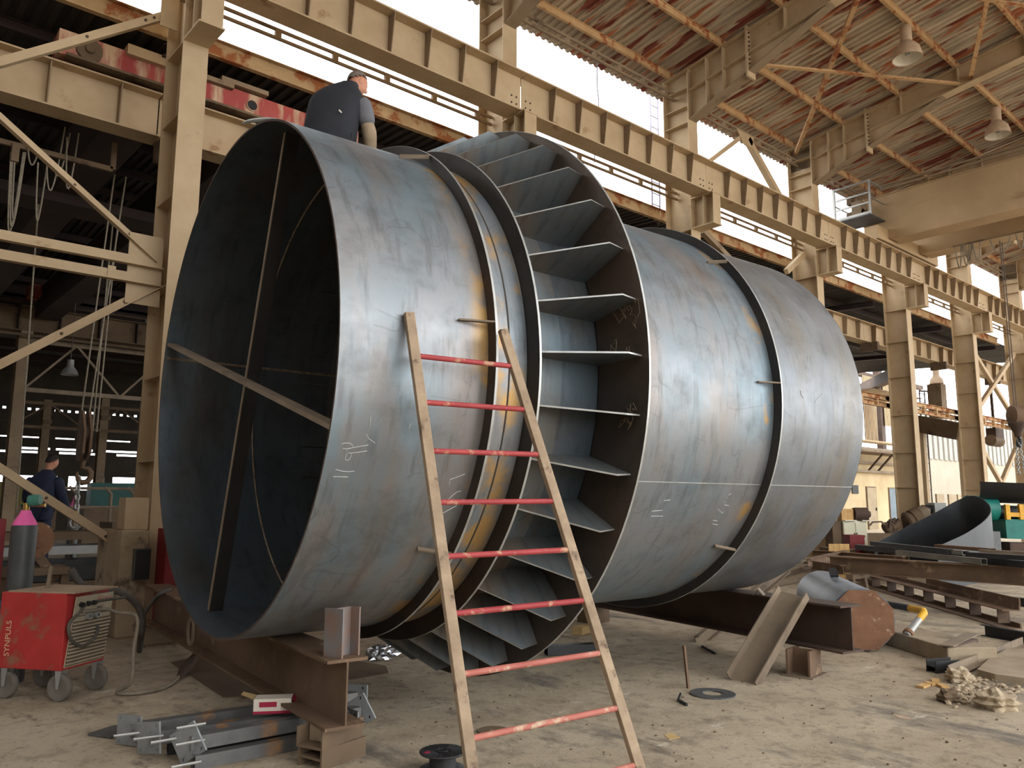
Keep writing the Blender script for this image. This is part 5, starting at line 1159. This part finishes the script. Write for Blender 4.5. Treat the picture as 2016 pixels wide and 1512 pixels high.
# ------------------------------------------------------------------ bundle of posts with base plates
M('post_steel', (122, 120, 115), (90, 91, 92), (146, 112, 82), t3=.62, scale=3, s3=3, rough=.5, metal=.35)
M('plate_grey', (150, 152, 152), (124, 127, 128), scale=6, rough=.55, metal=.3)
def post(a, b, z, roll, lab, plates=(1, 1), w=.085, rods=0, mat='post_steel'):
    pa, pb = aZ(*a, z), aZ(*b, z); d_ = (pb-pa).normalized(); t = thing('base_plate_post', lab, 'post', (pa.x, pa.y, max(0, z-w*.5)), group='steel posts with base plates under the rusty beam')
    mb = MB(); RHS(mb, pa, pb, w, w, .005); mb.build('tube', mat, t)
    s_ = d_.cross(V((0, 0, 1))).normalized(); u_ = s_.cross(d_)
    for end, on in ((pa, plates[0]), (pb, plates[1])):
        if not on: continue
        c, s2 = math.cos(roll), math.sin(roll); e = .1
        if end is pa: s_ = (s_+d_*.75).normalized()
        q = [end+s_*(x*c-y*s2)+u_*(x*s2+y*c)+V((0, 0, max(0, e*1.35-z) if abs(s2) > .3 else max(0, e-z))) for x, y in ((-e, -e), (e, -e), (e, e), (-e, e))]
        pl_ = MB().prism(q, d_*(-.01 if end is pa else .01)).build('base_plate', 'plate_grey', t)
        cc = (q[0]+q[2])/2
        for k in range(4):
            h_ = cc+(q[k]-cc)*.75; MB().lathe(h_-d_*.0105, -d_, [(0.0005, 0), (.0005, .011)], 10).build('bolt_hole', 'black_steel', pl_)
    if rods:
        for k in range(rods):
            o_ = s_*(.09-.18*(k % 2))+u_*(.02+.1*(k//2)); MB().tube([pa+o_-d_*.16, pa+o_+d_*.02], .009, 6).build('anchor_rod', 'galv', t)
post((256, 1437), (700, 1372), .11, .0, 'steel post farthest left with upright square base plate', (1, 1), rods=0)
post((295, 1452), (715, 1398), .13, .12, 'steel post of the bundle next to the far one', (1, 0), rods=2)
post((372, 1462), (705, 1402), .15, .55, 'steel post on top of the bundle with tilted diamond base plate', (1, 1), rods=3)
post((380, 1500), (690, 1440), .045, .0, 'steel post lying lowest and nearest in the bundle', (0, 1), rods=1)
post((330, 1470), (690, 1425), .045, .0, 'dark steel post in the middle of the bundle', (0, 0), mat='dark_steel')
for (px, py), lb in (((222, 1440), 'loose square base plate lying at the left of the post bundle'),):
    c = aZ(px, py, .012); obj_at(MB().box(c, (.24, .22, .012), rz=.5), 'loose_plate', 'grey_steel', c-V((0, 0, .006)), lb, 'plate')
# carton with red print
M('carton', (206, 176, 124), (190, 158, 106), scale=4, rough=.85); M('carton_red', (172, 40, 70), rough=.6); M('carton_white', (232, 222, 204), rough=.7)
cc = aZ(538, 1400, .2); t = thing('carton', 'torn red and white carton on the post bundle beside the beam', 'box', cc, rz=math.radians(-32))
MB().bb((-.13, -.07, .0), (.13, .07, .1)).build('box_body', 'carton_white', t, True, bevel=.004)
MB().poly([(.131, -.07, .1), (.131, .07, .1), (.22, .08, .0), (.22, -.1, .0)], [(0, 1, 2, 3)]).bb((-.13, -.075, .0), (.13, -.0705, .018)).build('flap', 'carton_red', t, True); MB().poly([(-.131, -.07, .1), (-.131, .07, .1), (-.22, .05, .13), (-.22, -.05, .13)], [(0, 1, 2, 3)]).build('flap', 'carton', t, True)
MB().bb((-.09, -.0725, .045), (.03, -.0705, .08)).build('printed_label', 'carton_red', t, True)
# wire spool
M('spool_black', (40, 40, 42), (52, 52, 54), scale=8, rough=.5)
sp = aZ(871, 1516, 0); t = thing('wire_spool', 'empty black plastic wire spool lying flat beside the ladder', 'spool', sp)
MB().lathe(sp, (0, 0, 1), [(0, .05), (0, .145), (.008, .15), (.012, .145), (.012, .05)], 36, closed=True).build('flange', 'spool_black', t, smooth=40)
MB().lathe(sp, (0, 0, 1), [(.012, .085), (.105, .085)], 30).build('core', 'spool_black', t, smooth=40)
fl_ = MB().lathe(sp, (0, 0, 1), [(.105, .03), (.105, .145), (.111, .15), (.117, .145), (.117, .05), (.112, .045), (.112, .03)], 36, closed=True).build('flange', 'spool_black', t, smooth=40)
for k in range(24):
    a = 2*PI*k/24; MB().bar(sp+V((math.cos(a)*.06, math.sin(a)*.06, .118)), sp+V((math.cos(a)*.142, math.sin(a)*.142, .118)), .004, .004).build('rib', 'spool_black', fl_)
MB().bb(sp+V((-.12, .02, .117)), sp+V((-.08, .045, .12))).build('sticker', 'carton_red', fl_)
MB().lathe(sp, (0, 0, 1), [(.117, .028), (.123, .028), (.123, .036), (.117, .036)], 24, closed=True).build('hub_ring', 'spool_black', fl_)
# foil
M('foil', (206, 208, 212), rough=.22, metal=.95)
fc = aZ(755, 1296, 0); random.seed(4); bm = bmesh.new(); bmesh.ops.create_icosphere(bm, subdivisions=3, radius=1)
vv = []
for v in bm.verts:
    n_ = v.co; k = 1+.25*math.sin(n_.x*9+n_.y*5)*math.cos(n_.z*8)+random.uniform(-.12, .12); vv.append(V((n_.x*.2*k, n_.y*.13*k, max(-.0, .06+n_.z*.09*k))))
ff = [[v.index for v in f.verts] for f in bm.faces]; bm.free()
obj_at(MB().poly([fc+v for v in vv], ff), 'foil_wad', 'foil', fc, 'crumpled silver foil wad on the floor behind the beam end', 'foil')
# sheets and small things on the floor
def sheet(px, lab, mat='drab', th=.008, nm='floor_sheet'):
    P = [aZ(x, y, 0) for x, y in px]; c = sum(P, V((0, 0, 0)))/len(P); obj_at(MB().prism(P, (0, 0, th)), nm, mat, c, lab, 'sheet')
sheet([(337, 1305), (440, 1374), (475, 1372), (478, 1377), (515, 1374), (560, 1330), (440, 1282)], 'dusty brown steel sheet lying on the floor beside the rusty beam', 'drab')
sheet([(670, 1340), (700, 1338), (765, 1326), (760, 1312), (690, 1300), (640, 1320)], 'thin dark sheet lying behind the beam end', 'drab')
sheet([(1308, 1448), (1322, 1443), (1340, 1452), (1318, 1456)], 'small buff paper scrap on the floor right of the ladder', 'carton', .003, 'paper_scrap')
sheet([(1755, 1406), (1790, 1412), (1797, 1418), (1770, 1414)], 'small pink paper scrap on the open floor at right', 'lamp_body', .003, 'paper_scrap')
sheet([(492, 1330), (480, 1336), (496, 1339), (505, 1333)], 'white scrap beside the brown sheet', 'cream_paint', .003, 'paper_scrap')
def disc(px, py, r0, r1, lab, mat='dark_steel', nm='steel_ring'):
    c = aZ(px, py, 0); obj_at(MB().lathe(c, (0, 0, 1), [(0.001, r0), (0.001, r1), (.012, r1), (.012, r0)], 28, closed=True), nm, mat, c, lab, 'ring')
disc(1403, 1367, .09, .2, 'flat dark steel ring lying on the floor before the dark beam', 'grey_steel'); disc(972, 1441, .03, .12, 'small worn disc with hole on the floor behind the ladder', 'drab')
st = aZ(1355, 1355, 0); obj_at(MB().bar(st+V((0, 0, .0)), st+V((.02, .05, .37)), .02, .03), 'rusty_stake', 'rust_steel', st, 'thin rusty stake standing upright in the floor dirt', 'stake')
obj_at(MB().bar(aZ(1382, 1272, .01), aZ(1409, 1287, .01), .02, .02), 'iron_bit', 'dark_steel', aZ(1395, 1280, 0), 'short dark iron rod on the floor past the wheel', 'rod')
obj_at(MB().bar(aZ(1335, 1378, .01), aZ(1352, 1388, .01), .02, .02).bar(aZ(1335, 1378, .01), aZ(1340, 1365, .05), .015, .015), 'iron_bit', 'dark_steel', aZ(1342, 1383, 0), 'small bent iron hook on the floor before the stake', 'hook')
# long tube and brick under the wheel
pa, pb = aZ(1075, 1280, .06), aZ(1170, 1275, .06); mb = MB(); RHS(mb, pa, pb, .12, .1, .006); obj_at(mb, 'box_tube', 'dark_steel', pa.lerp(pb, .5)-V((0, 0, .06)), 'dark box tube on the floor under the bladed wheel', 'steel bar')
bc = aZ(1145, 1240, .05); obj_at(MB().box(bc, (.25, .14, .1), rz=.3), 'firebrick', 'carton', bc-V((0, 0, .05)), 'buff brick on the floor beneath the drum', 'brick', bevel=.006)
# small scatter
random.seed(9); mb = MB()
for k in range(130):
    px, py = random.uniform(700, 2010), random.uniform(1300, 1510); r = random.uniform(.004, .014); c, vs_, fs = rock(aZ(px, py, r*.3), r, k+500); mb.poly([c+v for v in vs_], fs)
tag(mb.build('floor_grit', 'drab'), 'fine dark grit and crumbs scattered over the floor', 'grit', kind='stuff')
# ------------------------------------------------------------------ people
M('skin', (196, 140, 112), (180, 122, 96), scale=6, rough=.55); M('hair_grey', (120, 106, 96), (96, 84, 76), scale=30, rough=.8); M('hair_dark', (34, 28, 26), rough=.7)
M('vest_black', (44, 46, 52), (34, 36, 42), scale=4, rough=.85, bump=.3, bs=12); M('shirt_grey', (112, 112, 116), (96, 96, 102), scale=4, rough=.85, bump=.3, bs=14); M('sleeve_tan', (176, 156, 130), (146, 126, 102), scale=8, rough=.85, bump=.5, bs=25)
M('navy', (36, 44, 68), (26, 32, 52), scale=3, rough=.85, bump=.3, bs=10); M('boot', (48, 40, 34), rough=.7)
def skin(name, mat, parent, P, chains, radii, sub=2, root=None):
    """one continuous surface grown over a joint skeleton"""
    names = []; edges = []
    for ch in chains:
        for a in ch:
            if a not in names: names.append(a)
        edges += list(zip(ch[:-1], ch[1:]))
    idx = {n_: i for i, n_ in enumerate(names)}
    iv = MW[parent.name].inverted()
    me = bpy.data.meshes.new(name); me.from_pydata([tuple(iv @ P[n_]) for n_ in names], [(idx[a], idx[b]) for a, b in edges], []); me.update()
    o = bpy.data.objects.new(name, me); COL.objects.link(o); o.parent = parent; MW[o.name] = MW[parent.name]
    md = o.modifiers.new('skin', 'SKIN'); md.use_smooth_shade = True
    for n_, i in idx.items():
        r = radii[n_]; r = (r, r) if not isinstance(r, tuple) else r
        me.skin_vertices[0].data[i].radius = r; me.skin_vertices[0].data[i].use_root = (n_ == (root or names[0]))
    s_ = o.modifiers.new('sub', 'SUBSURF'); s_.levels = sub; s_.render_levels = sub
    me.materials.append(MATS[mat]); return o
def ell(name, mat, parent, c, rx, ry, rz_, fwd, cut=None, up=None):
    f = V(fwd).normalized(); u = V(up or (0, 0, 1)); r = f.cross(u).normalized(); u = r.cross(f); mb = MB(); bm = bmesh.new(); bmesh.ops.create_uvsphere(bm, u_segments=20, v_segments=14, radius=1)
    vs_ = [v.co.copy() for v in bm.verts]; fs = [[v.index for v in q.verts] for q in bm.faces if cut is None or all(cut(v.co) for v in q.verts)]; bm.free()
    return mb.poly([V(c)+r*v.x*rx+f*v.y*ry+u*v.z*rz_ for v in vs_], fs).build(name, mat, parent, smooth=60)
def hand(parent, wrist, d, side, nm='hand', mat='skin', s=1.):
    """palm and five separate bent fingers"""
    d = V(d).normalized(); sd = V(side).normalized(); sd = (sd-d*sd.dot(d)).normalized(); n_ = d.cross(sd); w = V(wrist); mb = MB()
    mb.tube([w, w+d*.03*s, w+d*.09*s], [.026*s, .036*s, .034*s], 10)
    for k in range(4):
        o_ = w+d*.08*s+sd*(-.03+.02*k)*s; L_ = (.06, .072, .068, .052)[k]*s
        mb.tube([o_, o_+d*L_*.5+n_*.012*s, o_+d*L_*.85+n_*.035*s], [.0095*s, .009*s, .006*s], 6)
    o_ = w+d*.03*s-sd*.03*s; mb.tube([o_, o_-sd*.03*s+d*.025*s+n_*.01*s, o_-sd*.03*s+d*.055*s+n_*.02*s], [.012*s, .011*s, .007*s], 6)
    return mb.build(nm, mat, parent, smooth=60)
RH = V((RW.x, RW.y, 0)).normalized(); FH = V((FW.x, FW.y, 0)).normalized(); UP = V((0, 0, 1))
def L3(o, a, b, c, s=1.): return V(o)+RH*a*s+FH*b*s+UP*c*s
# the worker sitting on the crown of the drum, seen from behind, head bowed to the right
O = aY(650, 300, 6.2); O.z = max(O.z, 4.72); S = 1.2
def loft(name, mat, parent, rings_, n=24, cap=True):
    mb = MB()
    for c, rx, ry in rings_:
        for k in range(n):
            a = 2*PI*k/n; ca, sa = math.cos(a), math.sin(a); e = .8
            mb.v.append(V(c)+RH*rx*math.copysign(abs(ca)**e, ca)+FH*ry*math.copysign(abs(sa)**e, sa))
    m_ = len(rings_); mb.f = [[i*n+k, i*n+(k+1) % n, (i+1)*n+(k+1) % n, (i+1)*n+k] for i in range(m_-1) for k in range(n)]
    if cap: mb.f += [list(range(n))[::-1], [(m_-1)*n+k for k in range(n)]]
    o = mb.build(name, mat, parent, smooth=70); sb = o.modifiers.new('sub', 'SUBSURF'); sb.levels = 1; sb.render_levels = 2; return o
t = thing('person', 'worker in black vest and grey shirt sitting on top of the drum', 'person', (O.x, O.y, O.z-.1))
J = {k: L3(O, *v, S) for k, v in dict(pel=(0, 0, .02), wai=(.01, .01, .2), che=(.04, .05, .4), ches=(.055, .07, .46), nek=(.10, .10, .54), nk2=(.125, .125, .575), hd=(.145, .15, .63), hd2=(.15, .165, .655),
     sl=(-.10, .08, .47), sl2=(-.15, .1, .43), el=(-.2, .22, .26), wl=(-.02, .42, .22), sr=(.19, .06, .44), sr2=(.225, .06, .40), er=(.275, .09, .2), wr=(.265, .2, .05),
     hl=(-.1, .03, 0), kl=(-.15, .46, .08), al=(-.16, .86, -.14), hr=(.1, .03, 0), kr=(.2, .46, .08), ar=(.22, .86, -.14)).items()}
skin('body', 'skin', t, J, (('pel', 'wai', 'che', 'ches', 'nek', 'nk2', 'hd', 'hd2'), ('ches', 'sl', 'sl2', 'el', 'wl'), ('ches', 'sr', 'sr2', 'er', 'wr'), ('pel', 'hl', 'kl', 'al'), ('pel', 'hr', 'kr', 'ar')),
     dict(pel=.1, wai=.1, che=.1, ches=.07, nek=.05, nk2=.055, hd=.085, hd2=.075, sl=.05, sl2=.045, el=.04, wl=.026, sr=.05, sr2=.045, er=.04, wr=.028, hl=.045, kl=.03, al=.025, hr=.045, kr=.03, ar=.025))
fd = (RH*.75+FH*.6+UP*-.35).normalized()
ell('face', 'skin', t, J['hd2']+fd*.01-UP*.015, .076, .092, .108, fd)
hc = J['hd2']
ell('hair', 'hair_grey', t, hc+UP*.005, .083, .099, .112, fd, cut=lambda v: v.z > .05+.6*v.y)
for sg in (-1, 1):
    sv = fd.cross(UP).normalized()*sg; ell('ear', 'skin', t, hc+sv*.074-UP*.02, .012, .022, .032, fd)
ell('nose', 'skin', t, hc+fd*.095-UP*.03, .012, .02, .022, fd); 
J2 = dict(J)
W = lambda a, b, c: L3(O, a, b, c, S)
loft('vest', 'vest_black', t, [(W(-.02, .0, -.1), .2*S, .15*S), (W(-.02, .0, .0), .205*S, .155*S), (W(-.01, .01, .12), .2*S, .15*S), (W(.0, .02, .25), .2*S, .15*S), (W(.015, .04, .36), .205*S, .145*S), (W(.025, .06, .44), .205*S, .135*S), (W(.035, .075, .49), .185*S, .125*S), (W(.055, .085, .535), .14*S, .11*S), (W(.08, .095, .57), .095*S, .09*S), (W(.1, .105, .59), .074*S, .08*S), (W(.108, .115, .61), .07*S, .076*S)])
J2['shr'] = W(.262, .075, .235)
skin('shirt_sleeve', 'shirt_grey', t, J2, (('sr', 'sr2', 'shr'),), dict(sr=.1, sr2=.092, shr=.086)); J2['shl'] = W(-.195, .2, .28); skin('shirt_sleeve', 'vest_black', t, J2, (('sl', 'sl2', 'shl'),), dict(sl=.092, sl2=.08, shl=.07))
J2['asl'] = W(.245, .07, .3); skin('arm_sleeve', 'sleeve_tan', t, J2, (('asl', 'shr', 'er', 'wr'),), dict(asl=.06, shr=.07, er=.074, wr=.058))
skin('trousers', 'vest_black', t, J, (('pel', 'hl', 'kl', 'al'), ('pel', 'hr', 'kr', 'ar')), dict(pel=.15, hl=.1, kl=.075, al=.06, hr=.1, kr=.075, ar=.06))
for k in ('al', 'ar'): ell('boot', 'boot', t, J[k]+FH*.06-UP*.03, .05, .12, .05, FH)
hand(t, J['wr'], (FH*.4-UP), RH, mat='sleeve_tan'); hand(t, J['wl'], (FH+RH*.5-UP*.2), RH)
MB().bar(W(.085, -.135, .27), W(.105, -.133, .25), .006, .012).build('white_mark', 'lamp_inside', t)
# the man working in the side bay, standing with his back to us
O = V((2.62, 13.85, .618)); t = thing('person', 'man in navy overalls standing with his back turned in the side bay', 'person', O)
J = {k: L3(O, *v) for k, v in dict(pel=(0, 0, .92), wai=(0, .01, 1.1), che=(.01, .03, 1.3), ches=(.015, .05, 1.4), nek=(.03, .08, 1.49), nk2=(.04, .1, 1.54), hd=(.05, .13, 1.61), hd2=(.05, .14, 1.65),
     sl=(-.15, .05, 1.38), sl2=(-.2, .06, 1.33), el=(-.27, .1, 1.06), wl=(-.25, .3, .98), sr=(.17, .05, 1.38), sr2=(.22, .06, 1.33), er=(.28, .12, 1.07), wr=(.25, .32, .93),
     hl=(-.09, 0, .88), kl=(-.1, .03, .48), al=(-.11, 0, .08), hr=(.09, 0, .88), kr=(.1, .03, .48), ar=(.11, 0, .08)).items()}
ch = (('pel', 'wai', 'che', 'ches', 'nek', 'nk2', 'hd', 'hd2'), ('ches', 'sl', 'sl2', 'el', 'wl'), ('ches', 'sr', 'sr2', 'er', 'wr'), ('pel', 'hl', 'kl', 'al'), ('pel', 'hr', 'kr', 'ar'))
skin('body', 'skin', t, J, ch, dict(pel=.1, wai=.1, che=.1, ches=.07, nek=.05, nk2=.05, hd=.08, hd2=.075, sl=.035, sl2=.04, el=.035, wl=.026, sr=.035, sr2=.04, er=.04, wr=.026, hl=.08, kl=.055, al=.04, hr=.08, kr=.055, ar=.04))
fd = (FH+RH*.5-UP*.3).normalized(); hc = J['hd2']
ell('face', 'skin', t, hc+fd*.01-UP*.01, .072, .088, .105, fd); ell('hair', 'hair_dark', t, hc+UP*.008, .082, .094, .108, fd, cut=lambda v: v.z > -.1+.7*v.y)
for sg in (-1, 1):
    sv = fd.cross(UP).normalized()*sg; ell('ear', 'skin', t, hc+sv*.077-UP*.02, .012, .022, .032, fd)
W = lambda a, b, c: L3(O, a, b, c)
loft('jacket', 'navy', t, [(W(0, 0, .72), .2, .15), (W(0, 0, .85), .195, .15), (W(0, .005, 1.0), .19, .145), (W(.005, .02, 1.15), .195, .145), (W(.01, .03, 1.28), .205, .145), (W(.012, .04, 1.37), .2, .135), (W(.015, .05, 1.43), .165, .115), (W(.02, .06, 1.475), .11, .09), (W(.028, .075, 1.51), .075, .075), (W(.03, .08, 1.53), .07, .072)])
for s_ in ('l', 'r'): skin('sleeve', 'navy', t, J, (('s'+s_, 's'+s_+'2', 'e'+s_, 'w'+s_),), {'s'+s_: .1, 's'+s_+'2': .09, 'e'+s_: .075, 'w'+s_: .058})
skin('trousers', 'navy', t, J, (('pel', 'hl', 'kl', 'al'), ('pel', 'hr', 'kr', 'ar')), dict(pel=.15, hl=.11, kl=.085, al=.075, hr=.11, kr=.085, ar=.075))
for k in ('al', 'ar'): ell('boot', 'boot', t, J[k]+FH*.05-UP*.035, .05, .13, .045, FH)
hand(t, J['wr'], (FH-UP*.4), RH); hand(t, J['wl'], (FH-UP*.3), RH)
obj_at(MB().lathe(J['wr']+FH*.12-UP*.05, (RH.x, RH.y, 0), [(-.05, 0), (-.05, .02), (.08, .02), (.1, .012), (.1, 0)], 10), 'yellow_tool', 'yellow', J['wr']+FH*.12-UP*.07, 'small yellow hand tool held by the man in navy', 'tool')
